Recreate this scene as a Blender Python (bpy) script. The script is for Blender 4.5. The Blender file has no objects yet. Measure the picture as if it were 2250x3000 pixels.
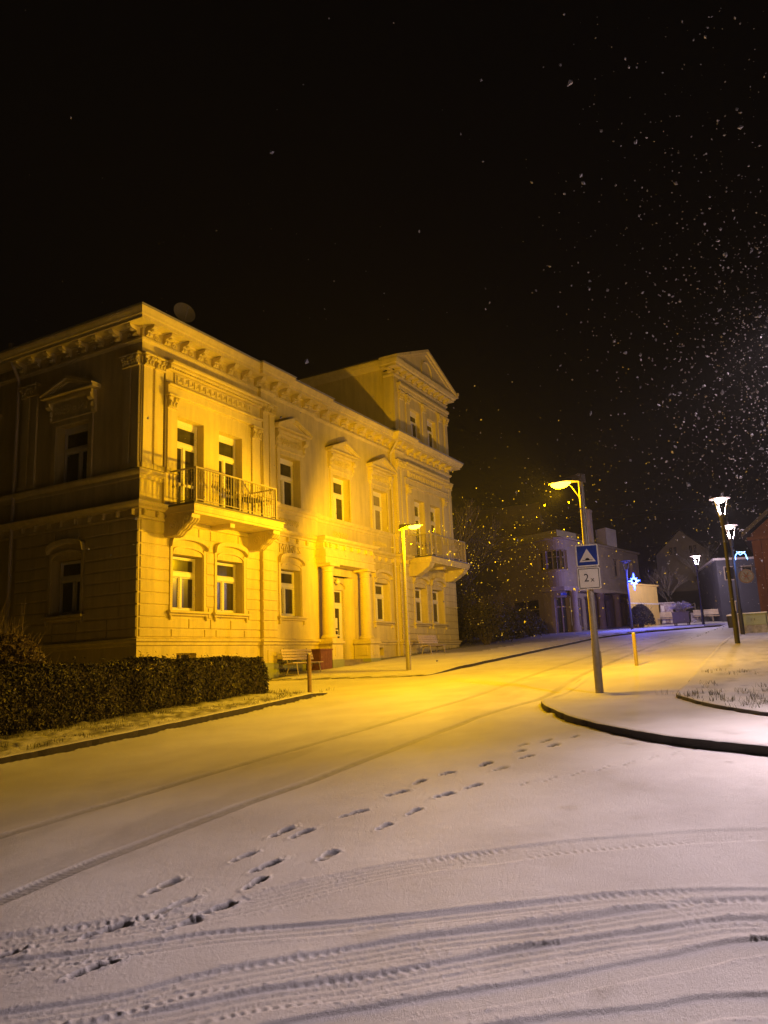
import bpy, bmesh, math, random
import numpy as np
from mathutils import Vector, Matrix
random.seed(7)
rng = np.random.default_rng(11)
SC = bpy.context.scene
COL = SC.collection
PI = math.pi

# ------------------------------------------------------------------ camera
cam = bpy.data.cameras.new("camera")
cam_o = bpy.data.objects.new("camera", cam)
COL.objects.link(cam_o)
cam.sensor_fit = 'HORIZONTAL'
cam.sensor_width = 36.0
cam.lens = 2262.0 / 2250.0 * 36.0
cam.clip_start = 0.05
cam.clip_end = 1000.0
R = Matrix(((0.48632785773670384, -0.14624110992239178, -0.861451538136589),
            (-0.8728284258254286, -0.1272190011280987, -0.4711537592156863),
            (-0.04069095551019179, 0.9810345883406129, -0.18951354204655627)))
cam_o.matrix_world = Matrix.Translation((0, 0, 1.65)) @ R.to_4x4()
SC.camera = cam_o

# ------------------------------------------------------------------ world, exposure
w = bpy.data.worlds.new("World")
SC.world = w
w.use_nodes = True
bg = w.node_tree.nodes['Background']
bg.inputs['Color'].default_value = (0.9, 0.62, 0.5, 1)
bg.inputs['Strength'].default_value = 0.0018
SC.view_settings.view_transform = 'Standard'
SC.view_settings.look = 'None'
SC.view_settings.exposure = 0.0
SC.view_settings.gamma = 1.0
SC.cycles.max_bounces = 6
SC.cycles.diffuse_bounces = 3
SC.cycles.glossy_bounces = 3
SC.cycles.sample_clamp_indirect = 4.0

SX, SY, SZ = 16.45, 4.10, .825   # foot of the lamp with the road signs
P_SODIUM_ROAD = 3900.0
P_SODIUM_WALL = 4500.0
P_WHITE = 330.0
P_WHITE_NEAR = 7200.0
SODIUM = (1.0, 0.525, 0.0)
WHITE = (1.0, 0.79, 0.86)


def point_light(name, loc, power, color, radius, parent=None, downlight=None, throw=None):
    l = bpy.data.lights.new(name, 'POINT')
    l.energy = power
    l.color = color
    l.shadow_soft_size = radius
    o = bpy.data.objects.new(name, l)
    COL.objects.link(o)
    if parent is not None:
        o.parent = parent
        o.location = Vector(loc) - FR[parent]
    else:
        o.location = loc
    if downlight:
        # spread of the luminaire: less straight down than out to the sides
        l.use_nodes = True
        nt = l.node_tree
        em = [n for n in nt.nodes if n.type == 'EMISSION'][0]
        tc = nt.nodes.new('ShaderNodeTexCoord')
        sx = nt.nodes.new('ShaderNodeSeparateXYZ')
        nt.links.new(tc.outputs['Normal'], sx.inputs[0])
        mr = nt.nodes.new('ShaderNodeMapRange')
        mr.inputs['From Min'].default_value = -1
        mr.inputs['From Max'].default_value = 1
        nt.links.new(sx.outputs['Z'], mr.inputs['Value'])
        cr = nt.nodes.new('ShaderNodeValToRGB')
        e = cr.color_ramp.elements
        while len(e) > 1:
            e.remove(e[-1])
        for i, (z, v) in enumerate(downlight):
            x = (z + 1) / 2
            el = e[0] if i == 0 else e.new(x)
            el.position = x
            el.color = (v / 8, v / 8, v / 8, 1)
        nt.links.new(mr.outputs[0], cr.inputs[0])
        m3 = nt.nodes.new('ShaderNodeMath'); m3.operation = 'MULTIPLY'; m3.inputs[1].default_value = 8.0
        nt.links.new(cr.outputs[0], m3.inputs[0])
        out = m3.outputs[0]
        if throw:   # road luminaire: more to its street side than to its back
            (tx, ty), lo, a0, a1 = throw
            dt = nt.nodes.new('ShaderNodeVectorMath'); dt.operation = 'DOT_PRODUCT'
            dt.inputs[1].default_value = (tx, ty, 0)
            nt.links.new(tc.outputs['Normal'], dt.inputs[0])
            m2 = nt.nodes.new('ShaderNodeMapRange'); m2.interpolation_type = 'SMOOTHSTEP'
            m2.inputs['From Min'].default_value = a0; m2.inputs['From Max'].default_value = a1
            m2.inputs['To Min'].default_value = lo; m2.inputs['To Max'].default_value = 1.0
            nt.links.new(dt.outputs['Value'], m2.inputs['Value'])
            mm = nt.nodes.new('ShaderNodeMath'); mm.operation = 'MULTIPLY'
            nt.links.new(out, mm.inputs[0]); nt.links.new(m2.outputs[0], mm.inputs[1])
            out = mm.outputs[0]
        nt.links.new(out, em.inputs['Strength'])
    return o


# ------------------------------------------------------------------ materials
M = {}


def mat(name, color, rough=0.7, var=0.0, vscale=3.0, color2=None, bump=0.0, bscale=60.0, metal=0.0, spec=0.4, emit=None, estr=0.0, coat=0.0):
    m = bpy.data.materials.new(name)
    m.use_nodes = True
    nt = m.node_tree
    b = nt.nodes['Principled BSDF']
    b.inputs['Base Color'].default_value = (*color, 1)
    b.inputs['Roughness'].default_value = rough
    b.inputs['Metallic'].default_value = metal
    b.inputs['Specular IOR Level'].default_value = spec
    tc = nt.nodes.new('ShaderNodeTexCoord')
    if var > 0 or color2:
        n = nt.nodes.new('ShaderNodeTexNoise')
        n.inputs['Scale'].default_value = vscale
        n.inputs['Detail'].default_value = 6
        n.inputs['Roughness'].default_value = 0.65
        nt.links.new(tc.outputs['Object'], n.inputs['Vector'])
        cr = nt.nodes.new('ShaderNodeValToRGB')
        c2 = color2 or tuple(c * (1 - var) for c in color)
        cr.color_ramp.elements[0].position = 0.32
        cr.color_ramp.elements[1].position = 0.66
        cr.color_ramp.elements[0].color = (*c2, 1)
        cr.color_ramp.elements[1].color = (*color, 1)
        nt.links.new(n.outputs['Fac'], cr.inputs[0])
        nt.links.new(cr.outputs[0], b.inputs['Base Color'])
    if bump > 0:
        n2 = nt.nodes.new('ShaderNodeTexNoise')
        n2.inputs['Scale'].default_value = bscale
        n2.inputs['Detail'].default_value = 4
        nt.links.new(tc.outputs['Object'], n2.inputs['Vector'])
        bp = nt.nodes.new('ShaderNodeBump')
        bp.inputs['Strength'].default_value = bump
        bp.inputs['Distance'].default_value = 0.02
        nt.links.new(n2.outputs['Fac'], bp.inputs['Height'])
        nt.links.new(bp.outputs[0], b.inputs['Normal'])
    if emit:
        b.inputs['Emission Color'].default_value = (*emit, 1)
        b.inputs['Emission Strength'].default_value = estr
    M[name] = m
    return m


mat('stucco', (0.71, 0.60, 0.25), 0.85, 0.12, 1.3, bump=0.12, bscale=35)
mat('trim', (0.73, 0.62, 0.27), 0.8, 0.12, 2.5, bump=0.1, bscale=50)
mat('socle', (0.34, 0.36, 0.22), 0.9, 0.25, 2.0, bump=0.25, bscale=25)
mat('frame_white', (0.78, 0.74, 0.68), 0.45, 0.05, 4)
mat('pane_dark', (0.055, 0.048, 0.038), 0.22, 0.55, 1.2, color2=(0.018, 0.016, 0.014), spec=0.6)
mat('pane_olive', (0.085, 0.078, 0.055), 0.10, 0.7, 1.6, color2=(0.03, 0.027, 0.02), spec=0.6)
mat('curtain_pane', (0.30, 0.27, 0.22), 0.12, 0.35, 2.2, spec=0.6)
mat('roof_dark', (0.06, 0.05, 0.05), 0.8, 0.3, 3)
mat('iron_dark', (0.10, 0.09, 0.08), 0.5, 0.2, 5, metal=0.3)
mat('iron_cream', (0.40, 0.34, 0.22), 0.5, 0.15, 8)
mat('zinc', (0.32, 0.31, 0.30), 0.45, 0.2, 4, metal=0.6)
mat('gutter_pale', (0.60, 0.52, 0.38), 0.5, 0.15, 4)
mat('dish_grey', (0.30, 0.28, 0.26), 0.6, 0.15, 4)
mat('leaf_hedge', (0.095, 0.075, 0.045), 0.45, color2=(0.022, 0.024, 0.012), vscale=9, spec=0.35)
mat('leaf_bush', (0.16, 0.11, 0.06), 0.6, color2=(0.08, 0.06, 0.03), vscale=8)
mat('twig_pale', (0.19, 0.14, 0.09), 0.8, 0.3, 6)
mat('leaf_dark', (0.05, 0.042, 0.026), 0.6, color2=(0.02, 0.018, 0.012), vscale=6)
mat('hedge_core', (0.012, 0.010, 0.007), 0.95, 0.3, 8)
mat('bark', (0.075, 0.058, 0.045), 0.9, 0.4, 12, bump=0.3)
mat('twig', (0.12, 0.095, 0.075), 0.85, 0.3, 6)
mat('grass_blade', (0.24, 0.21, 0.11), 0.7, color2=(0.07, 0.08, 0.03), vscale=9)
mat('concrete_kerb', (0.065, 0.055, 0.045), 0.9, 0.35, 6, bump=0.35, bscale=40)
mat('galv', (0.42, 0.38, 0.33), 0.5, 0.18, 9, metal=0.25)
mat('post_grey', (0.030, 0.028, 0.028), 0.7, 0.2, 6)
mat('hood_grey', (0.20, 0.18, 0.17), 0.5, 0.1, 6)
mat('bowl_sodium', (0.9, 0.7, 0.3), 0.3, emit=(1.0, 0.60, 0.10), estr=3.4)
mat('bowl_white', (0.9, 0.9, 0.9), 0.3, emit=(1.0, 0.86, 0.84), estr=14.0)
mat('strut_white', (0.80, 0.78, 0.76), 0.35)
mat('lamp_dark', (0.05, 0.05, 0.055), 0.5, 0.2, 5)
mat('wood_slat', (0.62, 0.50, 0.33), 0.6, 0.2, 10, bump=0.15, bscale=30)
mat('wood_post', (0.33, 0.22, 0.12), 0.75, 0.3, 10, bump=0.2)
mat('post_yellow', (0.34, 0.27, 0.13), 0.6, 0.15, 8)
mat('box_brown', (0.20, 0.075, 0.04), 0.75, 0.35, 6, bump=0.2, bscale=18)
mat('sign_white', (0.80, 0.77, 0.74), 0.4, 0.05, 6)
mat('sign_blue', (0.018, 0.05, 0.33), 0.35, 0.12, 6)
mat('sign_black', (0.01, 0.01, 0.012), 0.45)
mat('plaster_grey', (0.28, 0.23, 0.21), 0.85, 0.28, 0.9, bump=0.15, bscale=12)
mat('plaster_brown', (0.30, 0.24, 0.19), 0.85, 0.3, 0.8)
mat('plaster_tan', (0.78, 0.55, 0.17), 0.85, 0.14, 0.7, bump=0.12, bscale=10)
mat('plaster_red', (0.12, 0.045, 0.028), 0.85, 0.3, 0.8, bump=0.15, bscale=8)
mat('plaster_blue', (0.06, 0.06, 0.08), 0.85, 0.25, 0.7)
mat('house_dim', (0.52, 0.48, 0.49), 0.9, 0.25, 0.6)
mat('house_brown', (0.50, 0.41, 0.36), 0.9, 0.3, 0.5)
mat('dark_open', (0.016, 0.014, 0.016), 0.3, 0.4, 2)
mat('blue_tube', (0.1, 0.2, 1), 0.4, emit=(0.012, 0.07, 1.0), estr=4.0)
mat('blue_core', (0.6, 0.9, 1), 0.4, emit=(0.16, 0.50, 1.0), estr=1.6)
mat('cabinet_green', (0.23, 0.27, 0.18), 0.55, 0.15, 4)
mat('cabinet_base', (0.33, 0.32, 0.29), 0.85, 0.5, 5, color2=(0.13, 0.12, 0.10), bump=0.2)
mat('poster_paint', (0.6, 0.55, 0.55), 0.6, color2=(0.16, 0.07, 0.06), vscale=3.5)
mat('screen_cyan', (0.3, 0.6, 0.6), 0.4, emit=(0.35, 0.85, 0.9), estr=0.8)
mat('flake', (0.36, 0.35, 0.38), 0.95)
mat('snow_twig', (0.62, 0.58, 0.60), 0.85, color2=(0.20, 0.17, 0.15), vscale=9)
mat('stone', (0.20, 0.17, 0.12), 0.9, 0.4, 7, bump=0.3)
mat('step_stone', (0.33, 0.27, 0.2), 0.9, 0.3, 7, bump=0.2)
mat('paper', (0.75, 0.72, 0.66), 0.8, 0.08, 12)
mat('globe', (0.72, 0.66, 0.55), 0.35)


def weather(m, amount=0.35, sc=(2.2, 2.2, 0.28)):
    """rain streaks and grime over a plaster colour"""
    nt = m.node_tree
    b = nt.nodes['Principled BSDF']
    lk = b.inputs['Base Color'].links[0]
    src = lk.from_socket
    tc = nt.nodes.new('ShaderNodeNewGeometry')
    mp = nt.nodes.new('ShaderNodeMapping'); mp.inputs['Scale'].default_value = sc
    nt.links.new(tc.outputs['Position'], mp.inputs[0])
    n = nt.nodes.new('ShaderNodeTexNoise'); n.inputs['Scale'].default_value = 1.6; n.inputs['Detail'].default_value = 8; n.inputs['Roughness'].default_value = 0.7
    nt.links.new(mp.outputs[0], n.inputs['Vector'])
    cr = nt.nodes.new('ShaderNodeValToRGB')
    cr.color_ramp.elements[0].position = 0.40; cr.color_ramp.elements[0].color = (0, 0, 0, 1)
    cr.color_ramp.elements[1].position = 0.72; cr.color_ramp.elements[1].color = (amount, amount, amount, 1)
    nt.links.new(n.outputs['Fac'], cr.inputs[0])
    mx = nt.nodes.new('ShaderNodeMix'); mx.data_type = 'RGBA'
    nt.links.new(cr.outputs[0], mx.inputs[0])
    nt.links.new(src, mx.inputs[6])
    mx.inputs[7].default_value = (0.30, 0.24, 0.13, 1)
    nt.links.new(mx.outputs[2], b.inputs['Base Color'])


weather(M['stucco'], .45)
weather(M['trim'], .35)
weather(M['plaster_grey'], .5)
weather(M['plaster_tan'], .25)


def snow_material(name, dark=(0.05, 0.042, 0.038)):
    m = bpy.data.materials.new(name)
    m.use_nodes = True
    nt = m.node_tree
    b = nt.nodes['Principled BSDF']
    b.inputs['Roughness'].default_value = 0.62
    b.inputs['Specular IOR Level'].default_value = 0.25
    at = nt.nodes.new('ShaderNodeAttribute')
    at.attribute_name = 'bare'
    tc = nt.nodes.new('ShaderNodeTexCoord')
    n = nt.nodes.new('ShaderNodeTexNoise')
    n.inputs['Scale'].default_value = 16
    n.inputs['Detail'].default_value = 8
    n.inputs['Roughness'].default_value = 0.7
    nt.links.new(tc.outputs['Object'], n.inputs['Vector'])
    # bare ground shows through in ragged patches
    ma = nt.nodes.new('ShaderNodeMath'); ma.operation = 'MULTIPLY_ADD'
    ma.inputs[1].default_value = 1.1
    ma.inputs[2].default_value = -0.55
    nt.links.new(n.outputs['Fac'], ma.inputs[0])
    ad = nt.nodes.new('ShaderNodeMath'); ad.operation = 'ADD'
    nt.links.new(at.outputs['Fac'], ad.inputs[0])
    mu = nt.nodes.new('ShaderNodeMath'); mu.operation = 'MULTIPLY'
    nt.links.new(ma.outputs[0], mu.inputs[0])
    nt.links.new(at.outputs['Fac'], mu.inputs[1])
    mu2 = nt.nodes.new('ShaderNodeMath'); mu2.operation = 'MULTIPLY'
    mu2.inputs[1].default_value = 1.6
    nt.links.new(mu.outputs[0], mu2.inputs[0])
    nt.links.new(mu2.outputs[0], ad.inputs[1])
    ad.use_clamp = True
    big = nt.nodes.new('ShaderNodeTexNoise')
    big.inputs['Scale'].default_value = 0.9
    big.inputs['Detail'].default_value = 5
    nt.links.new(tc.outputs['Object'], big.inputs['Vector'])
    cr = nt.nodes.new('ShaderNodeValToRGB')
    cr.color_ramp.elements[0].color = (0.70, 0.67, 0.66, 1)
    cr.color_ramp.elements[1].color = (0.84, 0.82, 0.81, 1)
    cr.color_ramp.elements[0].position = 0.3
    cr.color_ramp.elements[1].position = 0.7
    nt.links.new(big.outputs['Fac'], cr.inputs[0])
    mx = nt.nodes.new('ShaderNodeMix'); mx.data_type = 'RGBA'
    nt.links.new(ad.outputs[0], mx.inputs[0])
    nt.links.new(cr.outputs[0], mx.inputs[6])
    mx.inputs[7].default_value = (*dark, 1)
    nt.links.new(mx.outputs[2], b.inputs['Base Color'])
    f1 = nt.nodes.new('ShaderNodeTexNoise')
    f1.inputs['Scale'].default_value = 60
    f1.inputs['Detail'].default_value = 7
    f1.inputs['Roughness'].default_value = 0.75
    nt.links.new(tc.outputs['Object'], f1.inputs['Vector'])
    f2 = nt.nodes.new('ShaderNodeTexNoise')
    f2.inputs['Scale'].default_value = 260
    f2.inputs['Detail'].default_value = 3
    nt.links.new(tc.outputs['Object'], f2.inputs['Vector'])
    sm2 = nt.nodes.new('ShaderNodeMath'); sm2.operation = 'MULTIPLY_ADD'
    sm2.inputs[1].default_value = 0.55
    nt.links.new(f2.outputs['Fac'], sm2.inputs[0]); nt.links.new(f1.outputs['Fac'], sm2.inputs[2])
    bp = nt.nodes.new('ShaderNodeBump')
    bp.inputs['Strength'].default_value = 0.6
    bp.inputs['Distance'].default_value = 0.018
    nt.links.new(sm2.outputs[0], bp.inputs['Height'])
    nt.links.new(bp.outputs[0], b.inputs['Normal'])
    M[name] = m
    return m


snow_material('snow')
snow_material('snow_turf', (0.075, 0.06, 0.03))


# ------------------------------------------------------------------ mesh helpers
FR = {}


class MB:
    def __init__(self, T=None):
        self.v = []
        self.f = []
        self.T = T

    def add(self, vs, fs):
        n = len(self.v)
        if self.T:
            vs = [self.T(*p) for p in vs]
        self.v.extend([tuple(p) for p in vs])
        self.f.extend([tuple(i + n for i in f) for f in fs])
        return self

    def box(self, x0, x1, y0, y1, z0, z1):
        return self.add([(x0, y0, z0), (x1, y0, z0), (x1, y1, z0), (x0, y1, z0), (x0, y0, z1), (x1, y0, z1), (x1, y1, z1), (x0, y1, z1)],
                        [(0, 3, 2, 1), (4, 5, 6, 7), (0, 1, 5, 4), (1, 2, 6, 5), (2, 3, 7, 6), (3, 0, 4, 7)])

    def block(self, s0, s1, d0, d1, z0, z1, c=0.012):
        """box whose outer face (d1) is chamfered by c"""
        dm = d1 - c if d1 > d0 else d1 + c
        return self.add([(s0, d0, z0), (s1, d0, z0), (s1, d0, z1), (s0, d0, z1),
                         (s0, dm, z0), (s1, dm, z0), (s1, dm, z1), (s0, dm, z1),
                         (s0 + c, d1, z0 + c), (s1 - c, d1, z0 + c), (s1 - c, d1, z1 - c), (s0 + c, d1, z1 - c)],
                        [(0, 1, 5, 4), (1, 2, 6, 5), (2, 3, 7, 6), (3, 0, 4, 7), (4, 5, 9, 8), (5, 6, 10, 9), (6, 7, 11, 10), (7, 4, 8, 11), (8, 9, 10, 11), (3, 2, 1, 0)])

    def prism(self, poly, h0, h1, f):
        """poly: 2D points; f(a, b, h) -> 3D"""
        n = len(poly)
        vs = [f(a, b, h0) for a, b in poly] + [f(a, b, h1) for a, b in poly]
        fs = [tuple(range(n))[::-1], tuple(range(n, 2 * n))]
        fs += [(i, (i + 1) % n, n + (i + 1) % n, n + i) for i in range(n)]
        return self.add(vs, fs)

    def tube(self, p0, p1, r0, r1=None, n=8, cap=True):
        r1 = r0 if r1 is None else r1
        p0 = Vector(p0); p1 = Vector(p1)
        d = (p1 - p0)
        if d.length < 1e-6:
            return self
        d.normalize()
        a = d.orthogonal().normalized()
        b = d.cross(a)
        vs = []
        for p, r in ((p0, r0), (p1, r1)):
            for i in range(n):
                t = 2 * PI * i / n
                vs.append(p + a * (r * math.cos(t)) + b * (r * math.sin(t)))
        fs = [(i, (i + 1) % n, n + (i + 1) % n, n + i) for i in range(n)]
        if cap:
            fs += [tuple(range(n))[::-1], tuple(range(n, 2 * n))]
        return self.add(vs, fs)

    def path(self, pts, r, n=6):
        for i in range(len(pts) - 1):
            self.tube(pts[i], pts[i + 1], r, r, n)
        return self

    def lathe(self, prof, c=(0, 0, 0), n=16, ax=None):
        """prof: (r, z) bottom to top"""
        vs = []
        for r, z in prof:
            for i in range(n):
                t = 2 * PI * i / n
                vs.append((c[0] + r * math.cos(t), c[1] + r * math.sin(t), c[2] + z))
        m = len(prof)
        fs = []
        for j in range(m - 1):
            for i in range(n):
                fs.append((j * n + i, j * n + (i + 1) % n, (j + 1) * n + (i + 1) % n, (j + 1) * n + i))
        fs.append(tuple(range(n))[::-1])
        fs.append(tuple(range((m - 1) * n, m * n)))
        return self.add(vs, fs)

    def blob(self, c, rx, ry, rz, n=6, m=4, jit=0.0):
        vs = [(c[0], c[1], c[2] - rz)]
        for j in range(1, m):
            ph = -PI / 2 + PI * j / m
            for i in range(n):
                t = 2 * PI * i / n
                k = 1 + random.uniform(-jit, jit)
                vs.append((c[0] + k * rx * math.cos(ph) * math.cos(t), c[1] + k * ry * math.cos(ph) * math.sin(t), c[2] + k * rz * math.sin(ph)))
        vs.append((c[0], c[1], c[2] + rz))
        fs = [(0, 1 + (i + 1) % n, 1 + i) for i in range(n)]
        for j in range(m - 2):
            for i in range(n):
                fs.append((1 + j * n + i, 1 + j * n + (i + 1) % n, 1 + (j + 1) * n + (i + 1) % n, 1 + (j + 1) * n + i))
        L = len(vs) - 1
        fs += [(L, L - n + i, L - n + (i + 1) % n) for i in range(n)]
        return self.add(vs, fs)

    def build(self, name, material, parent=None, smooth=False, local=False, recalc=True):
        me = bpy.data.meshes.new(name)
        vs = np.array(self.v, dtype=float)
        lo = vs.min(0); hi = vs.max(0)
        c = np.array([(lo[0] + hi[0]) / 2, (lo[1] + hi[1]) / 2, lo[2]])
        me.from_pydata((vs - c).tolist(), [], self.f)
        if recalc:
            bm = bmesh.new(); bm.from_mesh(me)
            bmesh.ops.recalc_face_normals(bm, faces=bm.faces)
            bm.to_mesh(me); bm.free()
        if smooth:
            me.polygons.foreach_set('use_smooth', [True] * len(me.polygons))
            me.set_sharp_from_angle(angle=math.radians(38))
        me.materials.append(M[material])
        o = bpy.data.objects.new(name, me)
        COL.objects.link(o)
        cv = Vector(c)
        FR[o] = cv
        if parent is not None:
            o.parent = parent
            o.location = cv - FR[parent]
        else:
            o.location = cv
        return o


def tag(o, label=None, cat=None, group=None, kind=None):
    if label: o['label'] = label
    if cat: o['category'] = cat
    if group: o['group'] = group
    if kind: o['kind'] = kind
    return o


def thing(name, label, cat, loc=(0, 0, 0), group=None, local=False, rz=0.0):
    """Empty at the base; parts of a local thing are modelled round the origin"""
    o = bpy.data.objects.new(name, None)
    o.empty_display_size = 0.2
    COL.objects.link(o)
    o.location = loc
    o.rotation_euler = (0, 0, rz)
    FR[o] = Vector((0, 0, 0)) if local else Vector(loc)
    return tag(o, label, cat, group)


def children_of(o):
    return [c for c in bpy.data.objects if c.parent == o]


def copy_tree(o, parent=None):
    c = o.copy()
    COL.objects.link(c)
    FR[c] = FR.get(o, Vector((0, 0, 0)))
    if parent is not None:
        c.parent = parent
    for ch in children_of(o):
        copy_tree(ch, c)
    return c


def dup_at(o, delta, parent=None):
    """copy of a part shifted by delta in the same parent"""
    c = o.copy()
    COL.objects.link(c)
    c.location = o.location + Vector(delta)
    FR[c] = FR[o] + Vector(delta)
    if parent is not None:
        c.parent = parent
    return c


def g(x):
    return np.where(np.asarray(x) < 14, 0.053 * np.asarray(x), 0.742 + 0.056 * (np.asarray(x) - 14))


def gz(x):
    return float(g(x))


# numpy value noise
_tab = rng.random((256, 256))


def vnoise(x, y):
    xi = np.floor(x).astype(int); yi = np.floor(y).astype(int)
    fx = x - xi; fy = y - yi
    fx = fx * fx * (3 - 2 * fx); fy = fy * fy * (3 - 2 * fy)
    a = _tab[xi & 255, yi & 255]; b = _tab[(xi + 1) & 255, yi & 255]
    c = _tab[xi & 255, (yi + 1) & 255]; d = _tab[(xi + 1) & 255, (yi + 1) & 255]
    return (a * (1 - fx) + b * fx) * (1 - fy) + (c * (1 - fx) + d * fx) * fy


def fbm(x, y, o=4):
    s = 0; a = 0.5
    for i in range(o):
        s = s + a * vnoise(x * 2 ** i + 17.3 * i, y * 2 ** i + 5.1 * i)
        a *= 0.5
    return s


def polydist(X, Y, pts):
    """signed lateral distance and arclength to polyline"""
    best = np.full(X.shape, 1e9); sl = np.zeros(X.shape); sg = np.zeros(X.shape)
    acc = 0
    for (x0, y0), (x1, y1) in zip(pts[:-1], pts[1:]):
        dx, dy = x1 - x0, y1 - y0
        L = math.hypot(dx, dy)
        t = np.clip(((X - x0) * dx + (Y - y0) * dy) / L ** 2, 0, 1)
        ex = X - x0 - t * dx; ey = Y - y0 - t * dy
        d = np.hypot(ex, ey)
        m = d < best
        best = np.where(m, d, best)
        sl = np.where(m, acc + t * L, sl)
        sg = np.where(m, np.sign(dx * ey - dy * ex), sg)
        acc += L
    return best * sg, sl, acc


def smoothpts(pts, n=12):
    """Catmull-Rom"""
    P = [np.array(p, float) for p in pts]
    P = [2 * P[0] - P[1]] + P + [2 * P[-1] - P[-2]]
    out = []
    for i in range(1, len(P) - 2):
        for k in range(n):
            t = k / n
            a, b, c, d = P[i - 1], P[i], P[i + 1], P[i + 2]
            out.append(tuple(0.5 * ((2 * b) + (-a + c) * t + (2 * a - 5 * b + 4 * c - d) * t * t + (-a + 3 * b - 3 * c + d) * t ** 3)))
    out.append(tuple(P[-2]))
    return out


def inside(X, Y, poly):
    r = np.zeros(X.shape, bool)
    n = len(poly)
    for i in range(n):
        x0, y0 = poly[i]; x1, y1 = poly[(i + 1) % n]
        c = ((y0 > Y) != (y1 > Y))
        with np.errstate(divide='ignore', invalid='ignore'):
            xx = (x1 - x0) * (Y - y0) / (y1 - y0 + 1e-12) + x0
        r ^= c & (X < xx)
    return r


# ================================================================== GROUND
def sm(x, a, b):
    t = np.clip((x - a) / (b - a), 0, 1)
    return t * t * (3 - 2 * t)


TYRE = [  # (polyline, half width, depth, bare, tread)
    ([(1.5, 6.5), (4.7, 6.61), (6.17, 6.65), (8.57, 6.65), (11.34, 6.6), (17.0, 6.8), (26.3, 7.16), (40, 7.6)], 0.085, 0.014, 0.40, 1),
    ([(1.5, 4.75), (3.57, 4.99), (4.97, 5.10), (6.73, 5.1), (9.31, 5.12), (13.65, 5.23), (17.2, 5.35), (26, 5.75), (40, 6.2)], 0.085, 0.014, 0.42, 1),
    ([(2.0, 5.6), (3.07, 4.27), (3.34, 3.97), (3.81, 3.46), (4.37, 3.10), (4.83, 2.75), (5.26, 2.27), (5.8, 1.6), (6.38, 0.5), (6.8, -1)], 0.15, 0.009, 0.06, 2),
    ([(2.2, 4.9), (2.95, 3.85), (3.36, 3.38), (3.62, 3.06), (4.05, 2.34), (4.50, 1.68), (4.86, 1.11), (5.12, 0.44), (5.5, -1)], 0.10, 0.011, 0.06, 2),
    ([(1.9, 4.2), (2.69, 3.14), (3.13, 2.79), (3.77, 2.13), (4.26, 1.47), (4.7, 0.9), (4.98, 0.43), (5.3, -1)], 0.13, 0.013, 0.07, 2),
    ([(1.9, 3.7), (2.73, 2.76), (3.06, 2.45), (3.43, 1.98), (3.95, 1.40), (4.35, 0.88), (4.66, 0.42), (5.0, -1)], 0.12, 0.013, 0.07, 2),
    ([(1.6, 3.3), (2.6, 2.45), (3.2, 1.82), (3.58, 1.33), (4.05, 0.80), (4.42, 0.36), (4.8, -1)], 0.09, 0.013, 0.06, 0),
    ([(2.2, 2.3), (2.9, 1.62), (3.29, 1.17), (3.55, 0.76), (3.80, 0.38), (4.2, -1)], 0.10, 0.013, 0.06, 0),
]
PRINTS = [(2.89, 3.49, 3.17, 3.45, 1.0), (3.31, 3.86, 3.58, 3.83, .95), (2.80, 4.14, 3.06, 4.07, .9), (3.79, 3.46, 4.07, 3.41, .6), (3.98, 4.08, 4.28, 4.06, .5),
          (4.55, 3.65, 4.84, 3.66, .55), (4.25, 3.50, 4.50, 3.49, .5), (4.70, 3.98, 4.98, 3.97, .5), (4.91, 3.36, 5.18, 3.35, .4), (5.36, 4.13, 5.64, 4.08, .35),
          (5.37, 3.92, 5.66, 3.91, .45), (6.05, 3.87, 6.36, 3.81, .6), (3.53, 3.47, 3.8, 3.44, .3), (3.72, 3.73, 4.0, 3.70, .25), (6.86, 3.87, 7.16, 3.78, .55),
          (6.90, 3.36, 7.16, 3.28, .5), (6.25, 3.34, 6.53, 3.30, .5), (7.38, 3.84, 7.66, 3.82, .6), (7.86, 3.74, 8.14, 3.72, .6), (8.43, 3.53, 8.7, 3.48, .65),
          (8.92, 3.2, 9.18, 3.17, .55), (9.72, 3.12, 10.0, 3.08, .5), (10.4, 3.02, 10.66, 3.0, .5), (8.2, 3.26, 8.48, 3.22, .45), (7.3, 3.2, 7.56, 3.18, .5), (10.05, 3.31, 10.33, 3.28, .5), (9.75, 3.52, 10.0, 3.49, .45),
          (5.75, 3.36, 6.02, 3.33, .3), (9.3, 3.4, 9.55, 3.38, .4), (11.2, 2.9, 11.45, 2.9, .35)]


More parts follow.
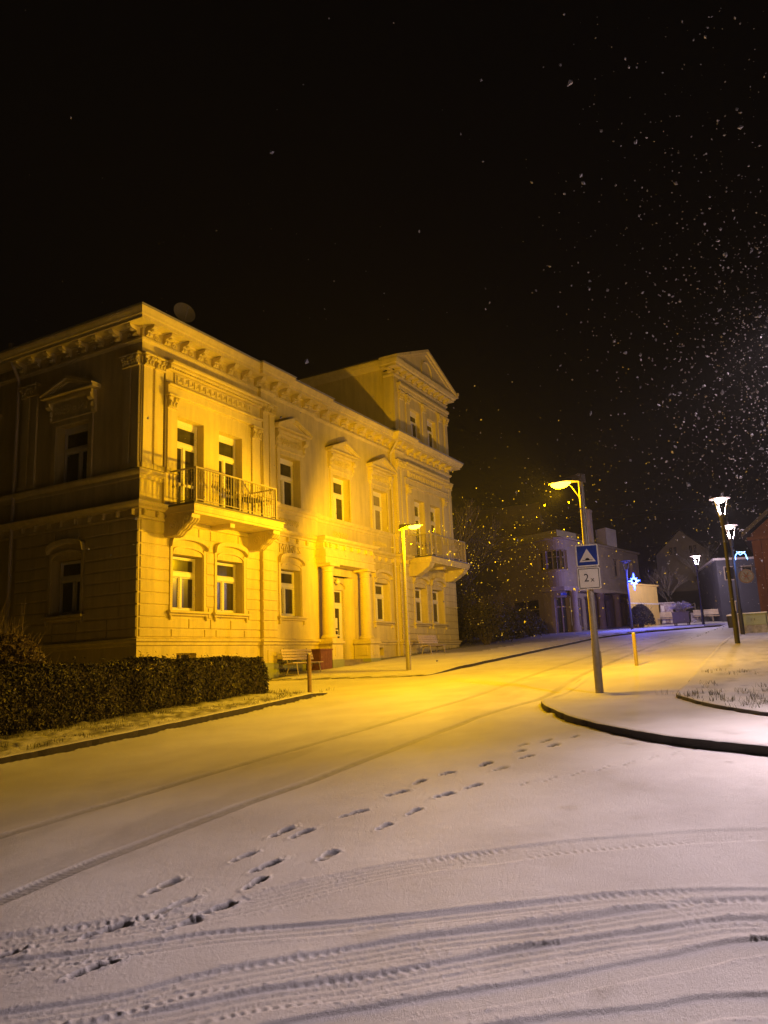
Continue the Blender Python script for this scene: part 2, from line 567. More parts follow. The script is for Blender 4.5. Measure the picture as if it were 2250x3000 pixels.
def ground_height(X, Y, detail=True):
    H = g(X) + 0.0
    # ground behind the square rises into a dark hill
    H = H + np.where(X > 72, (X - 72) * 0.16, 0)
    bare = np.zeros(X.shape)
    H = H - 0.165 * np.exp(-((X - SX - .2) ** 2 + (Y - SY) ** 2) / 2.4 ** 2)
    H = H + 0.020 * (fbm(X * 0.8, Y * 0.8, 3) - 0.45)
    if not detail:
        return H, bare
    near = np.hypot(X, Y) < 16
    H = H + np.where(near, 0.0045 * (fbm(X * 9, Y * 9, 4) - 0.45), 0)
    lump = np.clip((fbm(X * 46, Y * 46, 3) - .42) / .40, 0, 1)
    for pts, hw, dep, br, tread in TYRE:
        P = smoothpts(pts, 8)
        x0 = min(p[0] for p in P) - 1; x1 = max(p[0] for p in P) + 1
        y0 = min(p[1] for p in P) - 1; y1 = max(p[1] for p in P) + 1
        m = (X > x0) & (X < x1) & (Y > y0) & (Y < y1)
        if not m.any():
            continue
        xs = X[m]; ys = Y[m]
        d, s, L = polydist(xs, ys, P)
        d = d + 0.02 * (vnoise(xs * 2.2 + 9, ys * 2.2) - 0.5)
        ad = np.abs(d)
        groove = 1 - sm(ad, hw * 0.75, hw * 1.1)
        fade = 0.55 + 0.6 * vnoise(s * 0.6 + hw * 90, s * 0 + 2)
        dh = -dep * groove * fade
        if tread == 1:
            pat = 0.5 + 0.5 * np.sin(2 * PI * s / 0.05 + 18 * ad)
            on = sm(vnoise(s * 1.1, s * 0 + 7), 0.35, 0.6)
            edge = np.exp(-((ad - hw * .7) / .03) ** 2)
            dh = dh + (groove * 0.004 + edge * .005) * (pat - 0.5) * on
        elif tread == 2:
            ns = vnoise(xs * 9 + 31, ys * 9)
            pat = np.sin(2 * PI * (s + .03 * ns) / 0.055 + 16 * d)
            on = sm(vnoise(s * 1.7, d * 9 + 4), 0.42, 0.75)
            strip = np.exp(-((ad - hw * .72) / (.28 * hw)) ** 2)
            dh = dh + groove * 0.0035 * pat * on * strip
            dh = dh + groove * 0.003 * np.sin(2 * PI * d / .07 + 5 * vnoise(s * .5, s * 0 + hw * 50)) * vnoise(s * .8, s * 0 + 3)
            dh = dh + groove * 0.007 * (lump[m] - 0.3) * vnoise(xs * 3, ys * 3 + 5)
        berm = np.exp(-((ad - hw * 1.25) / 0.025) ** 2)
        if tread != 1:
            dh = dh + berm * (0.003 + 0.007 * np.minimum(lump[m], .8)) * fade * (.35 + .65 * sm(vnoise(s * 2.3, s * 0 + hw * 31), .25, .7))
        else:
            dh = dh + berm * 0.0025
        H[m] += dh
        bare[m] = np.maximum(bare[m], br * groove * fade)
    jr = random.Random(4)
    for ax, ay, bx, by, b in PRINTS:
        ja, jw, jl, jd = jr.uniform(-.2, .2), jr.uniform(.8, 1.15), jr.uniform(.82, 1.04), jr.uniform(.6, 1.15)
        cx, cy = (ax + bx) / 2, (ay + by) / 2
        m = (np.abs(X - cx) < 0.5) & (np.abs(Y - cy) < 0.5)
        if not m.any():
            continue
        L = math.hypot(bx - ax, by - ay); ux, uy = (bx - ax) / L, (by - ay) / L
        L = min(L, 0.31) * jl
        ux, uy = ux * math.cos(ja) - uy * math.sin(ja), ux * math.sin(ja) + uy * math.cos(ja)
        u = ((X[m] - cx) * ux + (Y[m] - cy) * uy) / (L / 2)
        v = (-(X[m] - cx) * uy + (Y[m] - cy) * ux)
        v = v + 0.012 * (vnoise(X[m] * 14, Y[m] * 14) - 0.5)
        hwid = 0.042 * jw * (1 + 0.22 * np.clip(u, -1, 1)) * (1 - 0.28 * np.exp(-((u + 0.22) / 0.22) ** 2))
        q = np.maximum(np.abs(u) ** 3, (np.abs(v) / hwid) ** 2 * (1 - 0.0 * u))
        e = np.sqrt(np.clip(u, -9, 9) ** 4 + (v / hwid) ** 4) ** 0.5
        ins = 1 - sm(e, 0.8, 1.12)
        rim = np.exp(-((e - 1.3) / 0.2) ** 2)
        drag = np.exp(-((u - 1.6) / 0.5) ** 2) * np.exp(-(v / 0.05) ** 2)
        H[m] += -0.022 * jd * ins * (0.55 + b) * (1 - .5 * np.exp(-((u + .18) / .13) ** 2)) + rim * 0.006 * (0.4 + 1.6 * lump[m]) + drag * 0.012 * lump[m]
        bare[m] = np.maximum(bare[m], ins * np.minimum(1, (.25 + b * 1.5) * jd) * (1 - .75 * np.exp(-((u + .18) / .13) ** 2)) * (0.80 + 0.20 * sm(np.abs(u), 0.1, 0.5)))
    # scuffed snow between the foreground tracks
    zone = np.exp(-((X - 3.2) / 0.9) ** 2) * np.exp(-((Y - 3.9) / 0.8) ** 2)
    H += zone * 0.008 * np.clip(lump - 0.2, 0, 1)
    cr1 = np.clip((fbm(X * 60 + 3, Y * 60, 3) - .54) * 2.5, 0, 1)
    H += near * cr1 * 0.005 * sm(fbm(X * 1.1 + 4, Y * 1.1, 2), .3, .5) * np.exp(-(np.hypot(X, Y) - 3) / 4)
    # small animal trail over the road
    for i in range(34):
        tx = 7.6 + 0.105 * i; ty = 2.75 - 0.065 * i + 0.05 * math.sin(i * 2.1)
        m = (np.abs(X - tx) < 0.1) & (np.abs(Y - ty) < 0.1)
        if m.any():
            e = np.exp(-(((X[m] - tx) / 0.028) ** 2 + ((Y[m] - ty) / 0.018) ** 2))
            H[m] -= 0.012 * e
            bare[m] = np.maximum(bare[m], 0.35 * e)
    # thinner, greyer snow where traffic has passed
    lane = np.exp(-((Y - 6.0) / 1.6) ** 2) * (X < 45)
    bare = np.maximum(bare, lane * .16 * sm(fbm(X * .7, Y * 2.2 + 3, 4), .40, .62))
    # snow-free strip at the foot of the house
    wallb = (X > 16.5) & (X < 39.5)
    strip = np.where(wallb, sm(Y + 0.5 * (fbm(X * 1.4, Y * 1.4, 3) - 0.45), 16.0, 16.45), 0)
    bare = np.maximum(bare, 0.75 * strip)
    bare = np.where(X > 74, np.maximum(bare, 0.62), bare)
    return H, bare


def sheet(name, X, Y, Z, bare, material, keep=None, kind='structure'):
    nr, nc = X.shape
    idx = np.arange(nr * nc).reshape(nr, nc)
    q = np.stack([idx[:-1, :-1], idx[:-1, 1:], idx[1:, 1:], idx[1:, :-1]], -1).reshape(-1, 4)
    V = np.stack([X, Y, Z], -1).reshape(-1, 3)
    B = bare.reshape(-1)
    if keep is not None:
        k = keep.reshape(-1)
        q = q[k[q].all(1)]
        used = np.zeros(len(V), bool); used[q.reshape(-1)] = True
        remap = np.cumsum(used) - 1
        V = V[used]; B = B[used]; q = remap[q]
    me = bpy.data.meshes.new(name)
    me.vertices.add(len(V)); me.vertices.foreach_set('co', V.astype(np.float32).reshape(-1))
    me.loops.add(len(q) * 4); me.loops.foreach_set('vertex_index', q.astype(np.int32).reshape(-1))
    me.polygons.add(len(q)); me.polygons.foreach_set('loop_start', np.arange(0, len(q) * 4, 4, dtype=np.int32))
    me.update(calc_edges=True)
    me.polygons.foreach_set('use_smooth', np.ones(len(q), bool))
    a = me.attributes.new('bare', 'FLOAT', 'POINT')
    a.data.foreach_set('value', B.astype(np.float32))
    me.materials.append(M[material])
    o = bpy.data.objects.new(name, me)
    COL.objects.link(o)
    FR[o] = Vector((0, 0, 0))
    o['kind'] = kind
    return o


def fan(r0, r1, a0=-45.0, a1=110.0, fine=(1.0, 57.5), k=0.55, da=0.09, daw=0.8, rmax=1.2):
    rs = [r0]
    while rs[-1] < r1:
        r = rs[-1]
        rs.append(r + (0.06 if r < 2.24 else min(max(0.006, k * r * r / 1150), rmax)))
    an = list(np.arange(a0, fine[0], daw)) + list(np.arange(fine[0], fine[1], da)) + list(np.arange(fine[1], a1, daw))
    A = np.radians(np.array(an))
    r = np.array(rs)[:, None]
    return r * np.cos(A)[None, :], r * np.sin(A)[None, :]


ISL = [(60, 5.0), (39, 5.0), (27.2, 4.95), (20.3, 5.1), (16.0, 4.95), (14.6, 4.75), (13.55, 4.38), (12.94, 4.08), (12.1, 3.62), (11.4, 3.14), (10.98, 2.79), (10.55, 2.36), (10.08, 1.84), (9.8, 1.42), (9.6, 1.05), (9.34, 0.5), (9.0, -0.8), (8.7, -3.0), (8.5, -14.0)]
ISLS = smoothpts(ISL, 10)
ISLP = ISLS + [(60, -14)]
BED = [(36, 3.2), (29.94, 3.04), (24, 2.75), (18.4, 2.5), (16.2, 2.43), (14.9, 2.34), (14.2, 2.24), (13.85, 2.1), (13.5, 1.95), (13.04, 1.74), (12.43, 1.38), (11.9, 0.95), (11.6, 0.62), (11.2, -0.8), (10.9, -3.0), (10.8, -14)]
BEDS = smoothpts(BED, 10)
BEDP = BEDS + [(36, -14)]
VER = [(-4, 10.45), (4, 10.5), (7.44, 10.53), (9.77, 10.55), (12.66, 10.66), (14.5, 10.75), (16.2, 10.88), (16.75, 11.0), (17.0, 11.4), (17.1, 12.6), (16.9, 16.9)]
VERS = smoothpts(VER, 8)
VERP = VERS + [(-4, 16.9)]
PAV = [(21.4, 16.9), (21.3, 12.0), (21.4, 10.9), (21.7, 10.52), (24, 10.47), (29, 10.47), (36, 10.55), (42.1, 10.6), (46, 10.0), (48.6, 9.1), (51, 7.2), (53.4, 5.0), (56.5, 2.0), (60, -8)]
PAVS = smoothpts(PAV, 8)
PAVP = PAVS + [(140, -8), (140, 60), (21.4, 60)]


def raised(name, poly, kerb, height, material, ttop, taper=None, r0=2.4, r1=140., k=0.8, da=0.14, rmax=1.5, noise=0.0, bare_fn=None, wide=0.2, base=0.0):
    X, Y = fan(r0, r1, a0=-40., a1=95., k=k, da=da, rmax=rmax)
    keep = inside(X, Y, poly)
    d, s, L = polydist(X, Y, kerb)
    keep &= (np.abs(d) > 0.07)
    H, bare = ground_height(X, Y, False)
    H = H + base
    tp = taper(X, Y) if taper else 1.0
    H = H + height * tp + noise * (fbm(X * 5, Y * 5, 4) - 0.5) * sm(np.abs(d), 0.1, 0.35)
    if bare_fn is not None:
        bare = bare_fn(X, Y, d)
    o = sheet(name, X, Y, H, bare, material, keep)
    # kerb stones: face, rounded arris and top, with joints each metre
    P = np.array(kerb)
    seg = np.hypot(*(P[1:] - P[:-1]).T)
    cum = np.concatenate([[0], np.cumsum(seg)])
    n = int(cum[-1] / 0.125)
    t = np.linspace(0, cum[-1], n)
    px = np.interp(t, cum, P[:, 0]); py = np.interp(t, cum, P[:, 1])
    tx = np.gradient(px); ty = np.gradient(py)
    ln = np.hypot(tx, ty); nx, ny = ty / ln, -tx / ln
    test = inside(px + nx * 0.1, py + ny * 0.1, poly)
    sg = 1 if test.mean() > 0.5 else -1
    nx *= sg; ny *= sg
    gz0 = ground_height(px, py, False)[0] + base
    tpv = taper(px, py) if taper else np.ones(n)
    h = gz0 + height * tpv
    joint = np.where((np.arange(n) % 8) == 0, 0.006, 0)
    stone_ = np.random.default_rng(len(kerb)).uniform(-.006, .006, n // 8 + 2)[np.arange(n) // 8]
    joint = np.where((np.arange(n) % 8) == 0, 0.022, 0) + stone_ + .006 * vnoise(t * 11, t * 0 + 6)
    ragged = 0.022 * vnoise(t * 3.1, t * 0 + 3.3) + 0.012 * vnoise(t * 9.1, t * 0 + 8)
    rows_k = [(0.0 + joint, gz0 - 0.15), (0.0 + joint, gz0 + ragged * 0.5 + (height - 0.03) * tpv * 0.5), (0.0 + joint, h - 0.022), (0.008 + joint, h - 0.008)]
    mk = MB()
    for off, z in rows_k:
        mk.v += list(zip((px + nx * off).tolist(), (py + ny * off).tolist(), z.tolist()))
    for a in range(len(rows_k) - 1):
        for i in range(n - 1):
            mk.f.append((a * n + i, a * n + i + 1, (a + 1) * n + i + 1, (a + 1) * n + i))
    kb = mk.build('kerb', 'concrete_kerb', smooth=False)
    kb['kind'] = 'structure'
    # snow lying along the kerb top
    offs = [0.004, 0.02, 0.05, 0.1, wide]
    zz = [-0.010, 0.002, 0.006, 0.005, 0.002]
    XX = np.stack([px + nx * (o_ + 0.012 * vnoise(t * 7, t * 0 + 1) * (j < 2)) for j, o_ in enumerate(offs)])
    YY = np.stack([py + ny * (o_ + 0.012 * vnoise(t * 7, t * 0 + 1) * (j < 2)) for j, o_ in enumerate(offs)])
    ZZ = np.stack([h + z_ + 0.008 * (vnoise(t * 6, t * 0 + 5) - 0.5) * (j < 3) for j, z_ in enumerate(zz)])
    lip = sheet('snow', XX, YY, ZZ, np.zeros(XX.shape), 'snow')
    return o


X, Y = fan(0.4, 150.)
H, B = ground_height(X, Y)
# the road drops a little where the raised pavements lie over it
for poly in (ISLP, VERP):
    ins = inside(X, Y, poly)
    d, s, L = polydist(X, Y, poly)
    H = np.where(ins & (np.abs(d) > 0.05), H - 0.12, H)
# ridge of snow along the kerbs
for kb in (ISLS, VERS):
    d, s, L = polydist(X, Y, kb)
    ad = np.abs(d)
    H = H + np.exp(-(ad / 0.09) ** 2) * 0.05 * np.clip(vnoise(s * 5, s * 0) * vnoise(s * 1.7, s * 0 + 4) - 0.1, 0, 1)
sheet('road', X, Y, H, B, 'snow')
# wide outer ground under everything, out to the horizon
gx = np.linspace(-200, 300, 60); gy = np.linspace(-250, 250, 60)
GX, GY = np.meshgrid(gx, gy)
sheet('ground', GX, GY, g(GX) - 1.2 + np.where(GX > 72, (GX - 72) * 0.16, 0), np.full(GX.shape, 0.3), 'snow')

raised('pavement', ISLP, ISLS, 0.11, 'snow', 0, r0=7., noise=0.012)


def bed_bare(X, Y, d):
    n = fbm(X * 3.1, Y * 3.1, 4)
    return sm(n, 0.54, 0.74) * 0.3 * sm(np.abs(d), 0.1, 0.5)


raised('grass_bed', BEDP, BEDS, 0.055, 'snow_turf', 0, r0=9., noise=0.05, bare_fn=bed_bare, base=0.115, wide=0.12)


def ver_taper(X, Y):
    return 1 - 0.85 * sm(X, 15.6, 17.2)


def ver_bare(X, Y, d):
    n = fbm(X * 3.4 + 3, Y * 3.4, 4)
    return np.maximum(sm(n, 0.42, 0.66) * 0.65 * sm(np.abs(d), 0.12, 0.4), 0.7 * sm(Y, 12.2, 12.8))


raised('verge', VERP, VERS, 0.12, 'snow_turf', 0, taper=ver_taper, r0=7., noise=0.11, bare_fn=ver_bare)


def pav_taper(X, Y):
    return 0.1 + 0.9 * sm(X, 20.8, 24.5)


def pav_bare(X, Y, d):
    wb = np.where((X > 16.5) & (X < 40), sm(Y + 0.5 * (fbm(X * 1.4, Y * 1.4, 3) - 0.45), 16.1, 16.5), 0)
    far = np.where((X > 40) & (Y > 12.5), 0.45, 0)
    hill = np.where(X > 64, 0.5, 0)
    shr = np.where((X > 33) & (Y > 13.6), 0.55, 0)
    return np.maximum(np.maximum(0.75 * wb, far), np.maximum(hill, shr))


raised('pavement', PAVP, PAVS, 0.10, 'snow', 0, taper=pav_taper, r0=18., noise=0.01, bare_fn=pav_bare)

# ================================================================== MANSION
YP = 17.0
XC = 16.07


def TF(s, d, z):
    return (s, YP - d, z)


def TS(s, d, z):
    return (XC - d, s, z)


mansion = thing('mansion', 'two storey cream stucco mansion with balconies, columned porch and pedimented corner tower', 'house', (27.5, 20.0, 0.9))


def wallgrid(mb, s0, s1, z0, z1, ops, d, depth=0.3, ret=(1, 1)):
    ss = sorted({s0, s1} | {v for o in ops for v in o[:2]})
    zs = sorted({z0, z1} | {v for o in ops for v in o[2:4]})
    for i in range(len(ss) - 1):
        for j in range(len(zs) - 1):
            a, b, c, e = ss[i], ss[i + 1], zs[j], zs[j + 1]
            if any(o[0] <= a and b <= o[1] and o[2] <= c and e <= o[3] for o in ops):
                continue
            mb.add([(a, d, c), (b, d, c), (b, d, e), (a, d, e)], [(0, 1, 2, 3)])
    for a, b, c, e in ops:
        k = d - depth
        mb.add([(a, d, c), (a, k, c), (a, k, e), (a, d, e)], [(0, 1, 2, 3)])
        mb.add([(b, d, c), (b, k, c), (b, k, e), (b, d, e)], [(0, 1, 2, 3)])
        mb.add([(a, d, e), (b, d, e), (b, k, e), (a, k, e)], [(0, 1, 2, 3)])
        mb.add([(a, d, c), (b, d, c), (b, k, c), (a, k, c)], [(0, 1, 2, 3)])
    # return faces to the wall behind
    if ret[0]:
        mb.add([(s0, d, z0), (s0, d - 0.5, z0), (s0, d - 0.5, z1), (s0, d, z1)], [(0, 1, 2, 3)])
    if ret[1]:
        mb.add([(s1, d, z0), (s1, d - 0.5, z0), (s1, d - 0.5, z1), (s1, d, z1)], [(0, 1, 2, 3)])


def make_window(T, a, b, z0, z1, d, tz, low=True, name='window', pane='pane_dark', door=False, head=0.0):
    """frame in opening a..b x z0..z1 with its outer face at depth d, transom at tz"""
    f = MB(T)
    d1, d0 = d, d - 0.07
    e = 0.055
    f.block(a, a + e, d0, d1, z0, z1, .008)
    f.block(b - e, b, d0, d1, z0, z1, .008)
    f.block(a + e, b - e, d0, d1, z1 - e, z1, .008)
    f.block(a + e, b - e, d0, d1, z0, z0 + e, .008)
    f.block(a + e, b - e, d0, d1 + 0.015, tz - 0.075, tz + 0.075, .012)
    if head:
        f.block(a, b, d0, d1 + .01, z1 + .001, head, .008)
    m = (a + b) / 2
    f.block(m - 0.052, m + 0.052, d0, d1 + 0.012, z0 + e, tz - 0.075, .012)
    # sashes
    for p, q, r, s_ in ((a + e, b - e, tz + .075, z1 - e), (a + e, m - .052, z0 + e, tz - .075), (m + .052, b - e, z0 + e, tz - .075)):
        k = 0.036
        f.block(p, p + k, d0, d1 - .015, r, s_, .01)
        f.block(q - k, q, d0, d1 - .015, r, s_, .01)
        f.block(p + k, q - k, d0, d1 - .015, s_ - k, s_, .01)
        f.block(p + k, q - k, d0, d1 - .015, r, r + k, .01)
    if door:
        zz = z0 + 0.85
        f.block(a + e, m - .075, d0, d1 - .012, zz - .05, zz + .05, .01)
        f.block(m + .075, b - e, d0, d1 - .012, zz - .05, zz + .05, .01)
    o = f.build(name, 'frame_white', mansion)
    p = MB(T)
    p.box(a + .03, b - .03, d0 + .012, d0 + .02, z0 + .03, tz)
    p.build('pane', pane, o)
    p = MB(T)
    p.box(a + .03, b - .03, d0 + .012, d0 + .02, tz + .001, z1 - .03)
    p.build('pane', 'pane_olive' if pane == 'pane_dark' else pane, o)
    return o


def arc_band(T, a, b, zs, rise, th, d0, d1, n=14):
    """segmental arched hood over a..b"""
    m = MB(T)
    c = (a + b) / 2; h = (b - a) / 2
    lo = [(c + h * math.cos(PI * (1 - i / n)), zs + rise * math.sin(PI * i / n) ** 0.8) for i in range(n + 1)]
    for i in range(n):
        (s0, z0), (s1, z1) = lo[i], lo[i + 1]
        m.add([(s0, d0, z0), (s1, d0, z1), (s1, d0, z1 + th), (s0, d0, z0 + th),
               (s0, d1 * .8, z0), (s1, d1 * .8, z1), (s1, d1, z1 + th), (s0, d1, z0 + th)],
              [(0, 1, 5, 4), (4, 5, 6, 7), (3, 2, 6, 7), (0, 4, 7, 3), (1, 5, 6, 2)])
    return m


def gf_window(T, a, b, d, z0=3.46, z1=5.14, pane='pane_dark'):
    w_ = make_window(T, a, b, z0, z1, d - .30, 4.58, pane=pane)
    m = arc_band(T, a - .15, b + .15, 5.36, 0.27, 0.14, d - .02, d + .17)
    for s0, s1 in ((a - .14, a - .02), (b + .02, b + .14)):
        m.block(s0, s1, d - .02, d + .05, z0 - .05, 5.38, .012)
    # inner arch line of the blind tympanum
    mm = arc_band(T, a - .02, b + .02, 5.16, 0.22, 0.06, d - .02, d + .06)
    n0 = len(m.v)
    m.v += mm.v; m.f += [tuple(i + n0 for i in q) for q in mm.f]
    m.build('hood', 'trim', w_)
    s_ = MB(T)
    s_.block(a - .24, b + .24, d - .28, d + .17, z0 - .12, z0 - .045, .015)
    s_.block(a - .18, b + .18, d - .02, d + .09, z0 - .19, z0 - .12, .015)
    for x in (a - .16, b + .10):
        s_.block(x, x + .07, d - .02, d + .10, z0 - .33, z0 - .19, .02)
    s_.build('sill', 'trim', w_)
    return w_


def ornament(T, s0, s1, z0, z1, d, seed, dens=1.0):
    """carved acanthus relief: a scrolling stem with curled leaves"""
    r = random.Random(seed)
    m = MB(T)
    n = max(4, int((s1 - s0) / 0.17 * dens))
    h = z1 - z0; zc = (z0 + z1) / 2
    W = (s1 - s0) / n
    for i in range(n):
        sc = s0 + (i + .5) * W
        up = 1 if i % 2 == 0 else -1
        pts = []
        for k in range(9):
            t = k / 8
            rr = W * (.55 - .42 * t)
            an = up * (PI * .9 - t * 2.2 * PI)
            pts.append((sc + rr * math.cos(an), d + .02, zc + up * h * .06 + min(h * .42, rr * 1.2) * math.sin(an)))
        for k in range(8):
            m.tube(pts[k], pts[k + 1], .020, .018, 5, cap=True)
        m.blob((sc, d + .02, zc + up * h * .05), .03, .03, .03, 6, 4)
        for k in range(3):
            m.blob((sc + r.uniform(-.5, .5) * W, d + .012, zc - up * h * r.uniform(.1, .42)), W * .22, .03, h * .10, 6, 4, .2)
    return m


def capital(T, s0, s1, d, z0, z1):
    m = MB(T)
    h = z1 - z0; W = s1 - s0
    m.block(s0 + .02, s1 - .02, d - .05, d + .06, z0, z1 - .05, .01)
    m.block(s0 - .07, s1 + .07, d - .05, d + .16, z1 - .07, z1, .015)
    m.block(s0 - .02, s1 + .02, d - .05, d + .09, z0 - .03, z0 + .02, .01)
    for row in range(2):
        n = 3 - row
        for i in range(n):
            sc = s0 + (i + .5) * W / n
            zc = z0 + h * (.25 + .33 * row)
            m.blob((sc, d + .075, zc), W * .42 / n, .045, h * .17, 6, 4, .1)
            m.blob((sc, d + .115, zc + h * .14), W * .30 / n, .035, h * .06, 6, 4, .1)
    for sx in (s0 + .01, s1 - .01):
        m.blob((sx, d + .11, z1 - .13), .07, .05, .06, 7, 5)
    return m


def pilaster(T, s0, s1, d, z0, z1, zc, parent=mansion, dshaft=.06):
    m = MB(T)
    m.block(s0, s1, d - .05, d + dshaft, z0, zc, .012)
    m.block(s0 - .04, s1 + .04, d - .05, d + dshaft + .03, z0 - .001, z0 + .16, .012)
    o = m.build('pilaster', 'trim', parent)
    capital(T, s0, s1, d + dshaft - .02, zc, z1).build('capital', 'trim', o)
    return o


def sweep(path, prof, mb=None):
    """profile (out, z) swept along a plan polyline; outward is to the right of travel"""
    mb = mb or MB()
    P = [Vector((x, y)) for x, y in path]
    n = len(P)
    nrm = []
    for i in range(n - 1):
        t = (P[i + 1] - P[i]).normalized()
        nrm.append(Vector((t.y, -t.x)))
    rows = []
    for i in range(n):
        if i == 0: o = nrm[0]
        elif i == n - 1: o = nrm[-1]
        else:
            a, b = nrm[i - 1], nrm[i]
            o = (a + b) / max(0.2, 1 + a.dot(b))
        rows.append([(P[i].x + o.x * q, P[i].y + o.y * q, z) for q, z in prof])
    k = len(prof)
    vs = [v for r in rows for v in r]
    fs = []
    for i in range(n - 1):
        for j in range(k - 1):
            fs.append((i * k + j, (i + 1) * k + j, (i + 1) * k + j + 1, i * k + j + 1))
    fs.append(tuple(range(k))); fs.append(tuple(range((n - 1) * k, n * k))[::-1])
    return mb.add(vs, fs)


# ---------------- walls
XE = 38.93
GFW_L = [(17.45, 18.78), (19.46, 20.78)]
GFW_R = [(33.86, 35.16), (35.84, 37.16)]
UPW_L = [(17.50, 18.72), (19.46, 20.68)]
UPW_R = [(34.10, 35.26), (35.94, 37.14)]
GZ0, GZ1 = 3.42, 5.16
walls = MB(TF)
ops_l = [(a, b, GZ0, GZ1) for a, b in GFW_L] + [(17.66, 18.52, 1.5, 2.14)]
ops_r = [(a, b, GZ0, GZ1) for a, b in GFW_R]
wallgrid(walls, XC, 21.72, 0.3, 6.62, ops_l, 0, .3, (0, 0))
wallgrid(walls, XC, 16.97, 6.62, 12.12, [], 0, .3, (0, 0))
up_l = [(a, b, 6.62, 9.56) for a, b in UPW_L]
wallgrid(walls, 16.97, 21.72, 6.62, 11.3, up_l, .1, .3)
wallgrid(walls, 16.97, 21.72, 11.3, 12.12, [], 0, .3, (0, 0))
wallgrid(walls, 21.72, 22.5, 0.3, 12.12, [], .14)
wallgrid(walls, 22.5, 25.4, 0.3, 12.12, [(22.95, 24.22, GZ0, GZ1), (22.98, 24.28, 7.62, 9.52), (23.04, 23.86, 1.5, 2.2)], 0, .3, (0, 1))
wallgrid(walls, 25.4, 32.15, 0.3, 12.12, [(26.1, 28.35, 0.9, 5.2), (30.2, 31.52, GZ0, GZ1), (26.9, 28.26, 7.62, 9.52), (30.3, 31.68, 7.62, 9.52), (30.05, 30.8, 1.9, 2.25)], -.15, .3, (0, 0))
wallgrid(walls, 32.15, 33.0, 0.3, 12.12, [], .14)
wallgrid(walls, 33.0, XE, 0.3, 6.62, ops_r, 0, .3, (0, 0))
up_r = [(a, b, 6.62, 9.60) for a, b in UPW_R]
wallgrid(walls, 33.0, 38.05, 6.62, 11.3, up_r, .1, .3)
wallgrid(walls, 38.05, XE, 6.62, 12.12, [], 0, .3, (0, 0))
wallgrid(walls, 33.0, 38.05, 11.3, 12.12, [], 0, .3, (0, 0))
walls.build('wall', 'stucco', mansion, recalc=False)
side = MB(TS)
sops = [(19.40, 20.72, GZ0, GZ1), (19.25, 20.75, 7.62, 9.55), (24.4, 25.7, GZ0, GZ1), (24.3, 25.8, 7.62, 9.55)]
wallgrid(side, YP, 22.55, 0.2, 12.12, [o for o in sops if o[0] < 22], 0, .3, (0, 1))
wallgrid(side, 22.55, 29.0, 0.2, 12.12, [o for o in sops if o[0] > 22], -.12, .3, (0, 0))
side.build('wall', 'stucco', mansion, recalc=False)
bk = MB()
bk.box(XE - .02, XE, YP, 29, 0.3, 12.12)
bk.box(XC, XE, 28.98, 29.0, 0.2, 12.12)
bk.build('wall', 'stucco', mansion)

# plinth ledge and socle
ledge = [(-.01, 2.36), (.05, 2.38), (.06, 2.46), (.12, 2.50), (.125, 2.56), (.0, 2.60), (-.01, 2.60)]
FACADE = [(XC, 29.0), (XC, YP), (21.72, YP), (21.72, YP - .14), (22.5, YP - .14), (22.5, YP), (25.4, YP), (25.4, YP + .15), (32.15, YP + .15), (32.15, YP - .14), (33.0, YP - .14), (33.0, YP), (XE, YP), (XE, 29.0)]
for pth in (FACADE[:8] + [(25.9, YP + .15)], [(28.5, YP + .15)] + FACADE[8:]):
    sweep(pth, ledge).build('plinth_ledge', 'trim', mansion)
for a, b, y, z in ((22.54, 25.3, YP, 1.8), (29.1, 32.13, YP + .15, 1.8), (21.7, 22.52, YP - .14, 1.75), (33.02, XE, YP, 1.95)):
    soc = MB(); soc.box(a, b, y - .045, y + .02, 0.4, z)
    soc.build('socle', 'socle', mansion)
for a, b, z0, z1, dd in ((16.23, 16.57, 1.4, 2.15, 0), (21.95, 22.3, 1.5, 2.2, .14), (33.0 - .6, 33.0 - .25, 1.6, 2.2, .14), (38.2, 38.6, 1.9, 2.3, 0), (18.75, 21.4, 1.2, 2.08, 0)):
    pan = MB(TF); pan.block(a, b, dd - .02, dd + .025, z0, z1, .012)
    pan.build('socle_panel', 'trim', mansion)
st = MB(TF)
for i in range(11):
    x = 22.6 + random.uniform(0, .42); z = 1.08 + .1 * (i % 8)
    st.block(x, x + random.uniform(.15, .3), -.02, .062 + .01 * random.random(), z, z + .09, .015)
for i in range(6):
    x = 23.0 + .16 * i
    st.block(x, x + .15, -.02, .065, 1.34 + .02 * (i % 2), 1.46, .015)
st.build('exposed_stone', 'stone', mansion)

# basement windows
for a, b, z0, z1, d in ((17.66, 18.52, 1.5, 2.14, 0), (23.04, 23.86, 1.5, 2.2, 0), (30.05, 30.8, 1.9, 2.25, -.15)):
    f = MB(TF)
    f.block(a, a + .05, d - .3, d - .24, z0, z1, .008); f.block(b - .05, b, d - .3, d - .24, z0, z1, .008)
    f.block(a + .05, b - .05, d - .3, d - .24, z1 - .05, z1, .008); f.block((a + b) / 2 - .03, (a + b) / 2 + .03, d - .3, d - .24, z0, z1 - .05, .008)
    o = f.build('basement_window', 'trim', mansion)
    p = MB(TF); p.box(a, b, d - .30, d - .285, z0, z1); p.build('pane', 'dark_open', o)

# rusticated courses
rz = [2.60 + .012, 2.87, 3.20, 3.56, 3.91, 4.27, 4.61, 4.97, 5.34, 5.71, 6.08]
rus = MB(TF)


def course(segs, d, k, gap=.02, raise_=.035):
    for a, b in segs:
        rus.block(a, b, d - .02, d + raise_, rz[k] + gap, rz[k + 1] - gap, .014)


def joints(x0, x1, js):
    e = [x0] + js + [x1]
    return [(e[i] + .016, e[i + 1] - .016) for i in range(len(e) - 1)]


